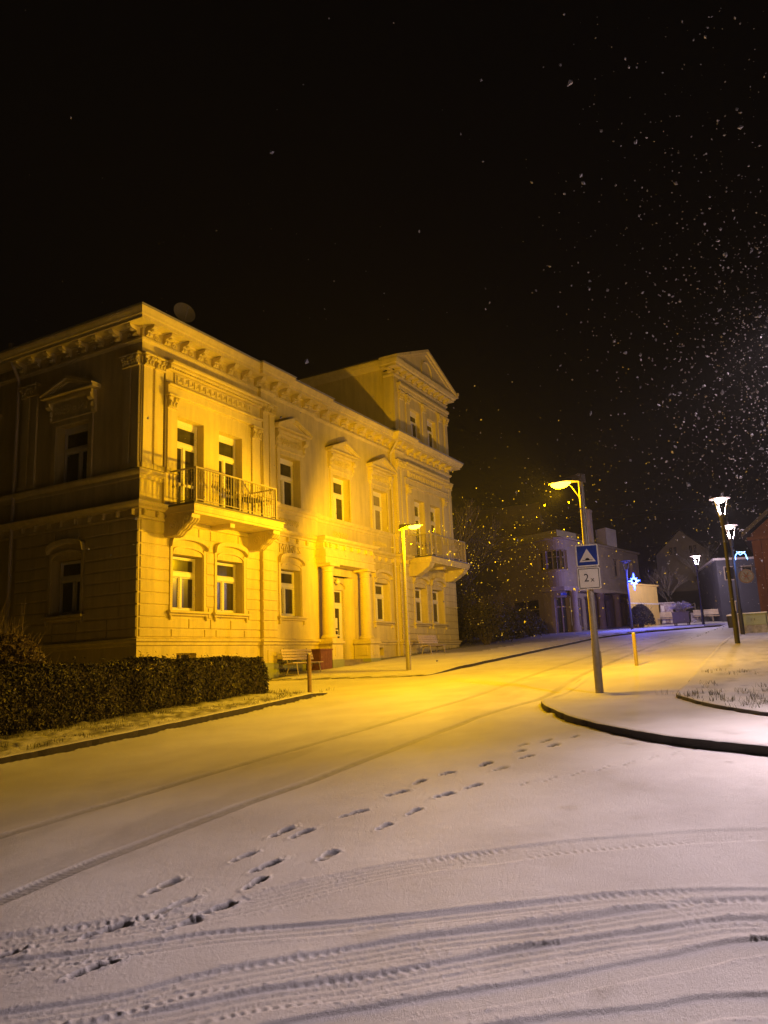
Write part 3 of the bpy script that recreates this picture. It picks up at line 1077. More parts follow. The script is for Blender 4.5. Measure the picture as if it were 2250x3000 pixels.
def wing_courses(x0, x1, wins, flip):
    (a0, b0), (a1, b1) = wins
    for k in range(10):
        if k == 0: segs = joints(x0, x1, [x0 + 1.28, x0 + 2.74, x0 + 3.28, x0 + 4.7])
        elif k == 1: segs = joints(x0, x1, [x0 + 2.03, x0 + 3.02, x0 + 4.0])
        elif k in (2, 3, 4, 5, 6, 7): segs = [(x0 + .016, a0 - .16), (b0 + .16, a1 - .16), (b1 + .16, x1 - .016)]
        elif k == 8: segs = [(x0 + .016, a0 - .2), (b0 + .2, a1 - .2), (b1 + .2, x1 - .016)]
        else: segs = joints(x0, x1, [x0 + 2.45, x0 + 3.0, x0 + 4.4])
        if k == 2: segs = [(x0 + .016, a0 - .3), (b0 + .27, a1 - .27), (b1 + .3, x1 - .016)]
        course([q for q in segs if q[1] - q[0] > .05], 0, k)


wing_courses(XC + .05, 21.72, GFW_L, False)
for k in range(10):
    course([(21.72 + .0, 22.5)], .14, k)
rus.build('rustication', 'stucco', mansion)
rus = MB(TF)
wing_courses(33.0, XE - .05, GFW_R, True)
for k in range(10):
    course([(32.15, 33.0)], .14, k)
rus.build('rustication', 'stucco', mansion)
rus2 = MB(TS)
for k in range(10):
    segs = [(17.02, 17.7), (17.7 + .004, 19.22), (20.9, 22.5)] if 2 <= k <= 8 else joints(17.0, 22.52, [18.2, 19.5, 20.6])
    for a, b in segs:
        rus2.block(a, b, -.02, .035, rz[k] + .02, rz[k + 1] - .02, .014)
rus2.build('rustication', 'stucco', mansion)

# ground floor windows
for a, b in GFW_L:
    gf_window(TF, a, b, 0)
gf_window(TF, 22.95, 24.22, 0)
gf_window(TF, 30.2, 31.52, -.15)
for a, b in GFW_R:
    gf_window(TF, a, b, 0)
for a, b in ((19.40, 20.72),):
    gf_window(TS, a, b, 0)
gf_window(TS, 24.4, 25.7, -.12)
# small ornaments standing inside the first middle window are part of its pane
# balcony doors
for a, b in UPW_L:
    make_window(TF, a, b, 6.62, 9.42, .1 - .30, 8.76, name='balcony_door', door=True, head=9.56)
for a, b in UPW_R:
    make_window(TF, a, b, 6.62, 9.45, .1 - .30, 8.76, name='balcony_door', door=True, head=9.60)


def pediment_window(T, a, b, d, pane='pane_dark', orn=True, seed=1):
    w_ = make_window(T, a, b, 7.62, 9.42, d - .30, 8.76, pane=pane, head=9.55)
    m = MB(T)
    # architrave surround
    m.block(a - .2, a, d - .02, d + .06, 7.6, 9.78, .015)
    m.block(b, b + .2, d - .02, d + .06, 7.6, 9.78, .015)
    m.block(a, b, d - .02, d + .06, 9.52, 9.78, .015)
    m.block(a - .22, b + .22, d - .02, d + .10, 9.70, 9.80, .015)
    m.build('surround', 'trim', w_)
    c = (a + b) / 2; h = (b - a) / 2 + .48
    p = MB(T)
    # frieze block and cornice under the gable
    p.block(a - .16, b + .16, d - .02, d + .09, 9.80, 10.32, .015)
    p.block(a - .30, b + .30, d - .02, d + .22, 10.32, 10.44, .02)
    p.block(c - h, c + h, d - .02, d + .34, 10.46, 10.54, .02)
    zb, za = 10.545, 10.95
    for sgn in (-1, 1):   # raking cornices
        p.add([(c + sgn * h, d, zb), (c, d, za), (c, d, za + .12), (c + sgn * h, d, zb + .12 - .06),
               (c + sgn * h, d + .38, zb), (c, d + .38, za), (c, d + .38, za + .12), (c + sgn * h, d + .38, zb + .06)],
              [(0, 1, 5, 4), (4, 5, 6, 7), (3, 2, 6, 7), (0, 4, 7, 3), (1, 5, 6, 2)])
        p.add([(c + sgn * (h - .12), d, zb), (c, d, za - .10), (c, d, za), (c + sgn * h, d, zb),
               (c + sgn * (h - .22), d + .3, zb), (c, d + .3, za - .09), (c, d + .3, za), (c + sgn * h, d + .3, zb)],
              [(0, 1, 5, 4), (4, 5, 6, 7), (0, 4, 7, 3)])
    p.add([(c - h + .1, d + .22, zb), (c + h - .1, d + .22, zb), (c, d + .22, za)], [(0, 1, 2)])
    p.build('pediment', 'trim', w_)
    for sgn in (-1, 1):
        q = MB(T)
        sc = c + sgn * (h - .26)
        q.prism([(0, 9.72), (.05, 9.74), (.10, 9.82), (.08, 9.95), (.14, 10.10), (.26, 10.18), (.28, 10.30), (0, 10.32)], sc - .1, sc + .1, lambda dd, z, s: (s, d + dd, z))
        q.blob((sc, d + .12, 9.98), .10, .07, .12, 6, 4, .15)
        q.blob((sc, d + .09, 9.80), .07, .06, .07, 6, 4, .15)
        q.build('console', 'trim', w_)
    if orn:
        ornament(T, a - .05, b + .05, 9.88, 10.22, d + .09, seed, 1.0).build('carved_frieze', 'trim', w_)
    return w_


pediment_window(TF, 22.98, 24.28, 0, seed=2)
pediment_window(TF, 26.9, 28.26, -.15, seed=3)
pediment_window(TF, 30.3, 31.68, -.15, pane='curtain_pane', seed=4)
pediment_window(TS, 19.25, 20.75, 0, seed=5)
pediment_window(TS, 24.3, 25.8, -.12, seed=6)
for a, b, d, sd in ((22.93, 24.18, 0, 11), (26.85, 28.05, -.15, 12), (30.2, 31.45, -.15, 13)):
    o = ornament(TF, a, b, 6.82, 7.10, d - .005, sd, 1.1).build('carved_panel', 'trim', mansion)

# pilasters
for (a, b, d) in ((16.10, 16.47, 0), (16.56, 16.94, 0), (21.76, 22.10, .14), (22.16, 22.48, .14), (32.2, 32.55, .14), (32.62, 32.97, .14), (38.1, 38.46, 0), (38.52, 38.88, 0)):
    pilaster(TF, a, b, d, 7.62, 11.24, 10.86)
for (a, b) in ((17.02, 17.40), (21.18, 21.62), (33.25, 33.62), (37.5, 37.9)):
    pilaster(TF, a, b, .1, 7.62, 10.16, 9.74)
for (a, b) in ((17.05, 17.35), (17.42, 17.72), (21.75, 22.05), (22.15, 22.5)):
    pilaster(TS, a, b, 0, 7.62, 11.24, 10.86)

# aedicule entablatures with meander frieze
for x0, x1, f0, f1 in ((16.98, 21.70, 17.40, 21.10), (33.02, 38.03, 33.6, 37.5)):
    e = MB(TF)
    e.block(x0, x1, .08, .20, 10.17, 10.44, .015)
    e.block(x0, x1, .08, .27, 10.44, 10.52, .02)
    e.block(f0 - .08, f1 + .08, .08, .15, 10.53, 10.94, .012)
    e.block(x0, x1, .08, .24, 10.96, 11.03, .015)
    e.block(x0, x1, .08, .32, 11.03, 11.12, .02)
    e.block(x0, x1, .08, .40, 11.13, 11.26, .03)
    n = int((x1 - x0) / .11)
    for i in range(n):
        x = x0 + .02 + i * (x1 - x0 - .04) / n
        e.block(x, x + .055, .22, .30, 10.975, 11.03, .006)
    en = e.build('entablature', 'trim', mansion)
    k = MB(TF)
    n = int((f1 - f0) / .26); W = (f1 - f0) / n
    for i in range(n):
        x = f0 + i * W; t = .026; zz0, zz1 = 10.60, 10.87
        k.box(x, x + t, .14, .18, zz0, zz1); k.box(x + t, x + W * .8, .14, .18, zz1 - t, zz1)
        k.box(x + W * .8 - t, x + W * .8, .14, .18, zz0 + .09, zz1 - t); k.box(x + W * .36, x + W * .8 - t, .14, .18, zz0 + .09, zz0 + .09 + t)
        k.box(x + t, x + W, .14, .18, zz0, zz0 + t)
    k.build('meander_frieze', 'trim', en)

# main cornice
corn = MB()
sweep(FACADE, [(-.01, 11.60), (.03, 11.62), (.05, 11.66), (.09, 11.68), (.09, 11.74), (-.01, 11.78)], corn)
sweep(FACADE, [(-.01, 12.06), (.06, 12.07), (.07, 12.10), (.47, 12.10), (.48, 12.20), (.53, 12.22), (.55, 12.28), (.60, 12.36), (.62, 12.42), (-.01, 12.47)], corn)
corn.build('cornice', 'trim', mansion)
gut = MB()
sweep(FACADE, [(.56, 12.425), (.64, 12.43), (.655, 12.47), (.56, 12.50)], gut)
gut.build('gutter', 'zinc', mansion)


def modillion(T, s, d, z0=11.79, z1=12.085, w_=.19):
    m = MB(T)
    h = z1 - z0
    prof = [(0, z0), (.07, z0 + .01 * h), (.11, z0 + .16 * h), (.10, z0 + .38 * h), (.16, z0 + .52 * h), (.30, z0 + .58 * h), (.38, z0 + .70 * h), (.385, z1 - .055), (.41, z1 - .05), (.41, z1), (0, z1)]
    m.prism(prof, s - w_ / 2, s + w_ / 2, lambda dd, z, q: (q, d + dd, z))
    m.blob((s, d + .13, z0 + .22 * h), w_ * .4, .06, h * .22, 6, 4, .15)
    m.blob((s, d + .27, z0 + .50 * h), w_ * .36, .08, h * .12, 6, 4, .15)
    m.tube((s - w_ * .56, d + .10, z0 + .25 * h), (s + w_ * .56, d + .10, z0 + .25 * h), .055, .055, 8)
    return m


def rosette(T, s, d, z):
    m = MB(T)
    pts = [(s + .085 * math.cos(t), d + .012, z + .085 * math.sin(t)) for t in [2 * PI * i / 12 for i in range(13)]]
    m.path(pts, .028, 5)
    m.blob((s, d + .01, z), .045, .045, .045, 7, 4)
    return m


mods = []
SP = .765
x = 16.25
base_m = modillion(TF, 16.25, 0).build('modillion', 'trim', mansion)
base_r = rosette(TF, 16.25 + SP / 2, 0, 11.90).build('rosette', 'trim', mansion)


def dfac(x):
    if 21.72 <= x <= 22.5 or 32.15 <= x <= 33.0: return .14
    if 25.4 < x < 32.15: return -.15
    return 0


for i in range(1, 30):
    xx = 16.25 + SP * i
    if xx > XE - .12: break
    dup_at(base_m, (SP * i, -dfac(xx), 0))
    xr = 16.25 + SP / 2 + SP * i
    if xr < XE - .2:
        dup_at(base_r, (SP * i, -dfac(xr), 0))
sm_ = modillion(TS, 17.2, 0).build('modillion', 'trim', mansion)
for i in range(1, 8):
    dup_at(sm_, (0, SP * i, 0))
sr_ = rosette(TS, 17.2 + SP / 2, 0, 11.90).build('rosette', 'trim', mansion)
for i in range(1, 7):
    dup_at(sr_, (0, SP * i, 0))

# string courses
low = [(-.01, 6.08), (.05, 6.09), (.06, 6.15), (.02, 6.17), (.02, 6.36), (.10, 6.37), (.13, 6.42), (.24, 6.47), (.29, 6.54), (.29, 6.57), (-.01, 6.64)]
PORCH = [(25.28, YP), (25.28, 16.62), (29.1, 16.62), (29.1, YP + .15)]
lowp = FACADE[:6] + PORCH + FACADE[8:]
l_ = MB(); sweep(lowp, low, l_)
l_.build('string_course', 'trim', mansion)
upp = [(-.01, 7.28), (.03, 7.30), (.04, 7.40), (.10, 7.44), (.14, 7.50), (.15, 7.57), (-.01, 7.61)]
for pth in ([(XC, 29.0), (XC, YP), (16.97, YP)], [(21.72, YP - .1), (21.72, YP - .14), (22.5, YP - .14), (22.5, YP), (25.4, YP), (25.4, YP + .15), (32.15, YP + .15), (32.15, YP - .14), (33.0, YP - .14)], [(38.05, YP), (XE, YP), (XE, 29)]):
    sweep(pth, upp).build('string_course', 'trim', mansion)
bs = MB(TF)
bs.block(16.2 - .05, 16.2 + .05, .0, .13, 6.18, 6.36, .02); bs.blob((16.2, .1, 6.27), .06, .06, .07, 6, 4, .1)
sb = bs.build('bracket', 'trim', mansion)
for xx in [16.75, 21.85, 22.35] + [22.75 + .62 * i for i in range(4)] + [29.5 + .6 * i for i in range(5)] + [32.3, 32.85, 38.2, 38.7]:
    dup_at(sb, (xx - 16.2, -dfac(xx), 0))
for xx in [25.4, 25.7] + [26.2 + .58 * i for i in range(5)] + [29.0]:
    dup_at(sb, (xx - 16.2, -(YP - 16.62), 0))
ss_ = MB(TS); ss_.block(17.2 - .05, 17.2 + .05, .0, .13, 6.18, 6.36, .02); ss_ = ss_.build('bracket', 'trim', mansion)
for i in range(1, 9):
    dup_at(ss_, (0, .62 * i, 0))

# raised lettering over the first middle window
def text_mesh(name, txt, size, depth, material, parent, mat4, label=None):
    cu = bpy.data.curves.new(name, 'FONT')
    cu.body = txt; cu.size = size; cu.extrude = depth; cu.align_x = 'CENTER'; cu.align_y = 'CENTER'
    to = bpy.data.objects.new(name + '_tmp', cu)
    COL.objects.link(to)
    dg = bpy.context.evaluated_depsgraph_get()
    me = bpy.data.meshes.new_from_object(to.evaluated_get(dg))
    bpy.data.objects.remove(to)
    me.transform(mat4)
    co = np.zeros(len(me.vertices) * 3); me.vertices.foreach_get('co', co); co = co.reshape(-1, 3)
    lo, hi = co.min(0), co.max(0)
    c = Vector(((lo[0] + hi[0]) / 2, (lo[1] + hi[1]) / 2, lo[2]))
    me.transform(Matrix.Translation(-c))
    me.materials.clear(); me.materials.append(M[material])
    o = bpy.data.objects.new(name, me)
    COL.objects.link(o)
    FR[o] = c
    o.parent = parent
    o.location = c - FR[parent]
    return o


RX = Matrix.Rotation(PI / 2, 4, 'X')
text_mesh('lettering', 'MANES', 0.50, 0.03, 'trim', mansion, Matrix.Translation((23.55, YP - .02, 5.91)) @ RX @ Matrix.Diagonal((0.86, 1, 1, 1)))

# ---------------- porch
po = MB()
po.box(25.28, 29.1, 16.52, YP + .14, 5.54, 6.085)
po.box(25.24, 29.14, 16.47, YP + .14, 5.80, 5.90)
po.build('porch_entablature', 'trim', mansion)
for cx in (25.72, 28.64):
    c = MB()
    prof = [(.31, 2.60), (.33, 2.64), (.31, 2.70), (.265, 2.74), (.255, 2.80), (.255, 3.4), (.245, 4.2), (.225, 5.0), (.215, 5.20), (.24, 5.22), (.24, 5.26), (.215, 5.28), (.225, 5.34), (.29, 5.42), (.29, 5.43)]
    c.lathe(prof, (cx, 16.74, 0), 28)
    c.box(cx - .36, cx + .36, 16.74 - .36, 16.74 + .36, 5.432, 5.538)
    co = c.build('column', 'trim', mansion, smooth=True)
    p = MB()
    p.box(cx - .38, cx + .38, 16.36, YP + .14, 1.79, 2.40)
    p.box(cx - .45, cx + .45, 16.29, YP + .14, 2.40, 2.50)
    p.box(cx - .40, cx + .40, 16.34, YP + .14, 2.50, 2.598)
    p.box(cx - .20, cx + .20, 16.335, 16.36, 1.92, 2.28)
    p.box(cx - .405, cx - .38, 16.5, 16.95, 1.92, 2.28)
    pd = p.build('pedestal', 'trim', mansion)
    b = MB(); b.box(cx - .41, cx + .41, 16.33, YP + .14, 0.9, 1.79); b.build('socle', 'socle', pd)
# recessed doorway
nk = MB(TF)
dn = -.42
wallgrid(nk, 25.9, 28.6, 0.9, 5.3, [(26.48, 27.94, 0.9, 4.66)], dn, .12, (0, 0))
nk.add([(28.35, -.15, .9), (27.98, dn + .005, .9), (27.98, dn + .005, 5.2), (28.35, -.15, 5.2)], [(0, 1, 2, 3)])
nk.add([(26.1, -.15, .9), (26.44, dn + .005, .9), (26.44, dn + .005, 5.2), (26.1, -.15, 5.2)], [(0, 1, 2, 3)])
nk.add([(26.1, -.15, 5.2), (28.35, -.15, 5.2), (28.35, dn, 5.2), (26.1, dn, 5.2)], [(0, 1, 2, 3)])
nk.build('porch_niche', 'stucco', mansion, recalc=False)
am = arc_band(TF, 26.46, 27.96, 4.72, .26, .05, dn - .01, dn + .035)
am.build('door_arch', 'trim', mansion)
dr = MB(TF)
dz0 = 1.78
a, b = 26.48, 27.94
dd = dn - .09
for p in ((a, a + .07, dz0, 4.66), (b - .07, b, dz0, 4.66), (a + .07, b - .07, 4.59, 4.66), (a + .07, b - .07, 4.02, 4.14)):
    dr.block(p[0], p[1], dd - .06, dd, p[2], p[3], .01)
m_ = (a + b) / 2
for l0, l1 in ((a + .07, m_ - .01), (m_ + .01, b - .07)):
    for p in ((l0, l0 + .11, dz0, 4.02), (l1 - .11, l1, dz0, 4.02), (l0 + .11, l1 - .11, 3.90, 4.02), (l0 + .11, l1 - .11, dz0, dz0 + .12), (l0 + .11, l1 - .11, 2.44, 2.56), (l0 + .11, l1 - .11, 2.74, 2.80)):
        dr.block(p[0], p[1], dd - .055, dd - .012, p[2], p[3], .01)
dr.block(m_ - .03, m_ + .03, dd - .05, dd + .012, dz0, 4.02, .01)
door = dr.build('door', 'frame_white', mansion)
gl = MB(TF); gl.box(a + .05, b - .05, dd - .05, dd - .045, dz0 + .05, 4.62); gl.build('pane', 'pane_dark', door)
nt_ = MB(TF); nt_.box(27.42, 27.62, dd - .044, dd - .038, 3.08, 3.5); nt_.box(27.40, 27.66, dd - .044, dd - .034, 2.78, 3.02)
nt_.build('notice', 'paper', door)
nt2 = MB(TF); nt2.box(27.45, 27.61, dd - .033, dd - .028, 2.83, 2.97); nt2.build('notice_picture', 'pane_dark', door)
hd = MB(TF); hd.tube((27.30, dd + .03, 2.66), (27.30, dd + .03, 2.86), .014); hd.tube((27.30, dd - .02, 2.68), (27.30, dd + .03, 2.68), .01); hd.tube((27.30, dd - .02, 2.84), (27.30, dd + .03, 2.84), .01)
hd.build('handle', 'iron_dark', door)
stp = MB()
for i in range(3):
    stp.box(26.12 - .02 * i, 28.24, 16.05 + .33 * i, 17.42, 0.9, 1.42 + .12 * (i + 1) - .0)
stp.build('steps', 'step_stone', mansion)
gb = MB(); gb.tube((27.25, YP + .40, 4.98 + .12), (27.25, 17.27, 4.98 + .12), .022, .022, 8); gb.lathe([(.02, .10), (.055, .08), (.055, .04), (.11, .0), (.115, -.06), (.07, -.13), (.01, -.15)], (27.25, 17.25, 5.02), 16)
gb.build('wall_lamp', 'globe', mansion, smooth=True)


# ---------------- balconies
def balcony(x0, x1, xs0, xs1, posts, pattern, label=None):
    yf = 15.78
    s = MB()
    s.box(xs0, xs1, yf - .05, YP - .1, 6.30, 6.47)
    s.box(xs0 + .05, xs1 - .05, yf, YP - .1, 6.22, 6.30)
    s.box(xs0 - .03, xs1 + .03, yf - .09, YP - .1, 6.47, 6.50)
    sl = s.build('balcony_slab', 'trim', mansion)
    e = MB(); e.box(xs0 - .06, xs1 + .06, yf - .12, YP - .1, 6.502, 6.555)
    e.build('metal_edge', 'iron_dark', sl)
    rb = MB(); xm = (xs0 + xs1) / 2; rb.box(xm - .11, xm + .11, yf + .35, YP - .05, 6.09, 6.22); rb.build('rib', 'trim', sl)
    r = MB()
    zt, zb = 7.64, 6.66
    r.box(x0 - .03, x1 + .03, yf - .03, yf + .03, zt - .02, zt + .025)
    for xx in (x0, x1):
        r.box(xx - .025, xx + .025, yf + .032, YP - .12, zt - .02, zt + .025)
        r.box(xx - .012, xx + .012, yf, YP - .12, zb - .012, zb + .012)
    r.box(x0, x1, yf - .012, yf + .012, zb - .012, zb + .012)
    for px in posts:
        r.box(px - .028, px + .028, yf - .028, yf + .028, 6.55, zt - .02)
    rail = r.build('balcony_railing', 'iron_cream', mansion)
    protos = {}

    def bal(kind, x, y):
        if kind not in protos:
            m = MB()
            if kind == 'p':
                m.box(x - .010, x + .010, y - .010, y + .010, zb, zt - .02)
            else:
                m.lathe([(.009, zb), (.008, zb + .08), (.022, zb + .11), (.008, zb + .14), (.009, zb + .30), (.020, zb + .34), (.010, zb + .40), (.018, zb + .46), (.032, zb + .52), (.018, zb + .58), (.010, zb + .64), (.020, zb + .68), (.008, zb + .72), (.008, zb + .84), (.022, zb + .87), (.009, zb + .90), (.009, zt - .02)], (x, y, 0), 8)
                for k in range(4):
                    t = PI / 4 + PI / 2 * k
                    m.blob((x + .032 * math.cos(t), y + .032 * math.sin(t), zb + .50), .013, .013, .04, 5, 4)
            protos[kind] = (m.build('baluster', 'iron_cream', rail), x, y)
        else:
            o, ox, oy = protos[kind]
            dup_at(o, (x - ox, y - oy, 0))
    n = int((x1 - x0) / .122)
    for i in range(1, n):
        bal(pattern[i % len(pattern)], x0 + (x1 - x0) * i / n, yf)
    for xx in (x0, x1):
        for i in range(1, 6):
            bal('o' if pattern != 'p' or xx == x0 else 'p', xx, yf + (YP - .12 - yf) * i / 6)
    return sl


balcony(17.14, 21.10, 17.02, 21.46, (17.14, 19.16, 21.10), 'poooppooo')
balcony(33.5, 37.6, 33.3, 38.0, (33.5, 35.5, 37.6), 'p')
for s0, s1 in ((17.06, 17.42), (21.06, 21.42)):
    q = MB(TF)
    prof = [(.0, 5.62), (.35, 5.60), (.55, 5.66), (.66, 5.78), (.82, 5.84), (.92, 5.95), (1.05, 6.0), (1.12, 6.10), (1.15, 6.215), (0, 6.215)]
    q.prism(prof, s0, s1, lambda dd, z, s: (s, dd, z))
    for k in range(3):
        sx = s0 + .06 + k * .12
        q.path([(sx, .35, 5.62), (sx, .55, 5.66), (sx, .66, 5.78), (sx, .82, 5.84), (sx, .92, 5.95), (sx, 1.05, 6.0), (sx, 1.14, 6.10)], .045, 7)
    # carved spiral on the flank
    for cc, rr in (((.40, 5.93), .17), ((.92, 6.10), .09)):
        pts = [(s0 - .004, cc[0] + rr * (1 - t / 26) * math.cos(t * .55), cc[1] + rr * (1 - t / 26) * math.sin(t * .55)) for t in range(24)]
        q.path(pts, .016, 5)
    for k in range(3):
        q.path([(s0 - .004, .58 + .08 * k, 5.80), (s0 - .004, .64 + .08 * k, 5.92), (s0 - .004, .63 + .08 * k, 6.06)], .014, 5)
    q.build('balcony_console', 'trim', mansion)
q = MB(TF)
prof = [(.0, 5.64), (.42, 5.64), (.60, 5.74), (.74, 5.80), (.88, 5.92), (1.05, 6.0), (1.14, 6.12), (1.17, 6.215), (0, 6.215)]
q.prism(prof, 33.35, 33.85, lambda dd, z, s: (s, dd, z))
q.build('balcony_console', 'trim', mansion)
q = MB(TF); q.prism(prof, 37.45, 37.9, lambda dd, z, s: (s, dd, z)); q.build('balcony_console', 'trim', mansion)

# ---------------- roof, tower
rf = MB()
x0, x1, y0, y1 = XC - .56, XE + .56, YP - .5, 29.5
rf.add([(x0, y0, 12.47), (x1, y0, 12.47), (x1, y1, 12.47), (x0, y1, 12.47), (x0 + 5, 22.8, 13.9), (x1 - 5, 22.8, 13.9)],
       [(0, 1, 5, 4), (1, 2, 5), (2, 3, 4, 5), (3, 0, 4), (3, 2, 1, 0)])
rf.build('roof', 'roof_dark', mansion)
TX0, TX1 = 32.6, XE
tw = MB(TF)
tops = [(34.26, 35.38, 12.60, 14.45), (36.26, 37.36, 12.60, 14.45)]
wallgrid(tw, TX0, TX1, 12.3, 16.0, tops, .03, .25, (0, 0))
tw.add([(TX0, .03, 12.3), (TX0, -.58, 12.3), (TX0, -.58, 16.0), (TX0, .03, 16.0)], [(0, 1, 2, 3)])
tw.add([(TX0, -.58, 12.3), (TX0 + .1, -.58, 12.3), (TX0 + .1, -.58, 16.0), (TX0, -.58, 16.0)], [(0, 1, 2, 3)])
tw.add([(TX0 + .1, -.58, 12.3), (TX0 + .1, -5.8, 12.3), (TX0 + .1, -5.8, 16.6), (TX0 + .1, -.58, 16.6)], [(0, 1, 2, 3)])
tw.add([(TX1, .03, 12.3), (TX1, -5.8, 12.3), (TX1, -5.8, 16.6), (TX1, .03, 16.6)], [(0, 1, 2, 3)])
tw.add([(TX0, -5.8, 12.3), (TX1, -5.8, 12.3), (TX1, -5.8, 16.6), (TX0, -5.8, 16.6)], [(0, 1, 2, 3)])
tower = tw.build('tower', 'stucco', mansion, recalc=False)


def tower_window(a, b):
    f = MB(TF); d = .03 - .2; z0, z1 = 12.62, 14.25
    e = .07
    for p in ((a, a + e, z0, z1), (b - e, b, z0, z1), (a + e, b - e, z1 - e, z1), (a + e, b - e, z0, z0 + e), (a + e, b - e, 13.78, 13.9), ((a + b) / 2 - .06, (a + b) / 2 + .06, z0 + e, 13.78)):
        f.block(p[0], p[1], d - .06, d, p[2], p[3], .01)
    f.box(a, b, d - .06, d - .01, z1, 14.46)
    o = f.build('window', 'frame_white', mansion)
    p = MB(TF); p.box(a + .03, b - .03, d - .05, d - .04, z0, z1 - .02); p.build('pane', 'pane_dark', o)


for a, b, _, _ in tops:
    tower_window(a, b)
for a, b in ((33.0, 33.36), (33.74, 34.12), (35.62, 36.0), (37.62, 38.0), (38.42, 38.8)):
    pilaster(TF, a, b, .03, 12.5, 15.0, 14.62, mansion, .05)
te = MB(TF)
te.block(32.92, 38.86, .0, .10, 15.02, 15.12, .015)
te.block(32.92, 38.86, .0, .15, 15.13, 15.28, .02)
te.block(32.92, 38.86, .0, .24, 15.28, 15.44, .03)
te.build('entablature', 'trim', mansion)
TP = [(TX0, YP + .55), (TX0, YP - .03), (TX1, YP - .03), (TX1, YP + 5.8)]
tc_ = MB()
sweep(TP, [(-.01, 15.70), (.05, 15.72), (.07, 15.80), (-.01, 15.84)], tc_)
tc_.build('string_course', 'trim', mansion)
tc_ = MB()
sweep(TP, [(-.01, 16.08), (.36, 16.08), (.37, 16.18), (.44, 16.22), (.48, 16.34), (.50, 16.42), (-.01, 16.44)], tc_)
tc_.build('cornice', 'trim', mansion)
tc_ = sweep([(TX0 + .1, YP + 5.8), (TX0 + .1, YP + .58)], [(-.01, 16.2), (.05, 16.22), (.35, 16.35), (.45, 16.5), (.45, 16.56), (-.01, 16.6)])
tc_.build('eaves_moulding', 'trim', mansion)
for i in range(10):
    s = TX0 + .25 + i * (TX1 - TX0 - .5) / 9
    if i == 0:
        tb = modillion(TF, s, .03, 15.84, 16.075, .26).build('modillion', 'trim', mansion); s0_ = s
    else:
        dup_at(tb, (s - s0_, 0, 0))
tl = modillion(TS, 17.12, XC - TX0, 15.84, 16.075, .22).build('modillion', 'trim', mansion)
# gabled pediment
XM = (TX0 + TX1) / 2
pe = MB(TF)
zb, za, hw = 16.44, 17.92, (TX1 - TX0) / 2 + .5
for sgn in (-1, 1):
    for (o0, o1, t0, t1, dn_, dx_) in ((0, 0, 0, .14, .56, 0), (.22, .16, -.16, 0, .44, 0)):
        pe.add([(XM + sgn * (hw - o0), -.5, zb), (XM, -.5, za + t0), (XM, -.5, za + t1), (XM + sgn * hw, -.5, zb + max(t1, .0)),
                (XM + sgn * (hw - o0 * 1.4), dn_, zb), (XM, dn_, za + t0), (XM, dn_, za + t1), (XM + sgn * hw, dn_, zb + max(t1, .0))],
               [(0, 1, 5, 4), (4, 5, 6, 7), (3, 2, 6, 7), (0, 4, 7, 3), (1, 5, 6, 2)])
pe.add([(XM - hw + .2, .36, zb), (XM + hw - .2, .36, zb), (XM, .36, za)], [(0, 1, 2)])
ar = arc_band(TF, XM - .62, XM + .62, 16.5, .78, .07, .34, .42)
n0 = len(pe.v); pe.v += ar.v; pe.f += [tuple(i + n0 for i in f) for f in ar.f]
pe.build('pediment', 'trim', mansion)
tr = MB()
tr.add([(XM - hw + .04, YP - .28, zb + .13), (XM, YP - .28, za + .13), (XM + hw - .04, YP - .28, zb + .13), (XM - hw + .04, YP + 6.0, zb + .13), (XM, YP + 6.0, za + .13), (XM + hw - .04, YP + 6.0, zb + .13)],
       [(0, 1, 4, 3), (1, 2, 5, 4), (0, 3, 5, 2), (0, 2, 1), (3, 4, 5)])
tr.build('tower_roof', 'roof_dark', mansion)
gt = MB(); gt.box(XM + hw - .03, XM + hw + .12, YP - .58, YP + 5.8, 16.34, 16.5); gt.box(XM + hw + .04, XM + hw + .12, YP - .62, YP - .5, 16.5, 16.66)
gt.build('gutter', 'gutter_pale', mansion)
dp = MB()
dp.path([(32.02, YP - .42, 12.42), (32.02, YP - .42, 12.2), (32.02, YP + .04, 11.5), (32.02, YP + .04, 1.4)], .055, 8)
dp.tube((32.02, YP + .04, 1.35), (32.02, YP + .04, 2.3), .075, .075, 8)
dp.build('downpipe', 'gutter_pale', mansion, smooth=True)
dp = MB()
dp.path([(XC - .42, 22.72, 12.5), (XC - .42, 22.72, 12.2), (XC - .07, 22.72, 11.5), (XC - .07, 22.72, .5)], .06, 8)
dp.tube((XC - .42, 22.72, 12.3), (XC - .42, 22.72, 12.75), .09, .11, 8)
dp.build('downpipe', 'gutter_pale', mansion, smooth=True)

# dish on the roof
dish = thing('satellite_dish', 'grey oval satellite dish on a mast above the left roof edge', 'satellite dish', (18.72, 17.9, 12.5))
md = MB()
md.tube((18.72, 17.9, 12.55), (18.72, 17.9, 13.55), .025, .025, 8)
md.path([(18.72, 17.9, 13.5), (18.66, 17.80, 13.62)], .03, 8)
md.build('mast', 'zinc', dish)
dm = MB()
nrm_ = Vector((-.42, -.80, .30)).normalized()
ax = nrm_.orthogonal().normalized(); ay = nrm_.cross(ax)
up_ = (Vector((0, 0, 1)) - nrm_ * nrm_.z).normalized(); sd_ = nrm_.cross(up_)
vs = []; fs = []
for j in range(6):
    rr = j / 5
    for i in range(28):
        t = 2 * PI * i / 28
        vs.append(Vector((18.66, 17.78, 13.72)) + sd_ * (.38 * rr * math.cos(t)) + up_ * (.44 * rr * math.sin(t)) + nrm_ * (.09 * rr * rr))
for j in range(5):
    for i in range(28):
        fs.append((j * 28 + i, j * 28 + (i + 1) % 28, (j + 1) * 28 + (i + 1) % 28, (j + 1) * 28 + i))
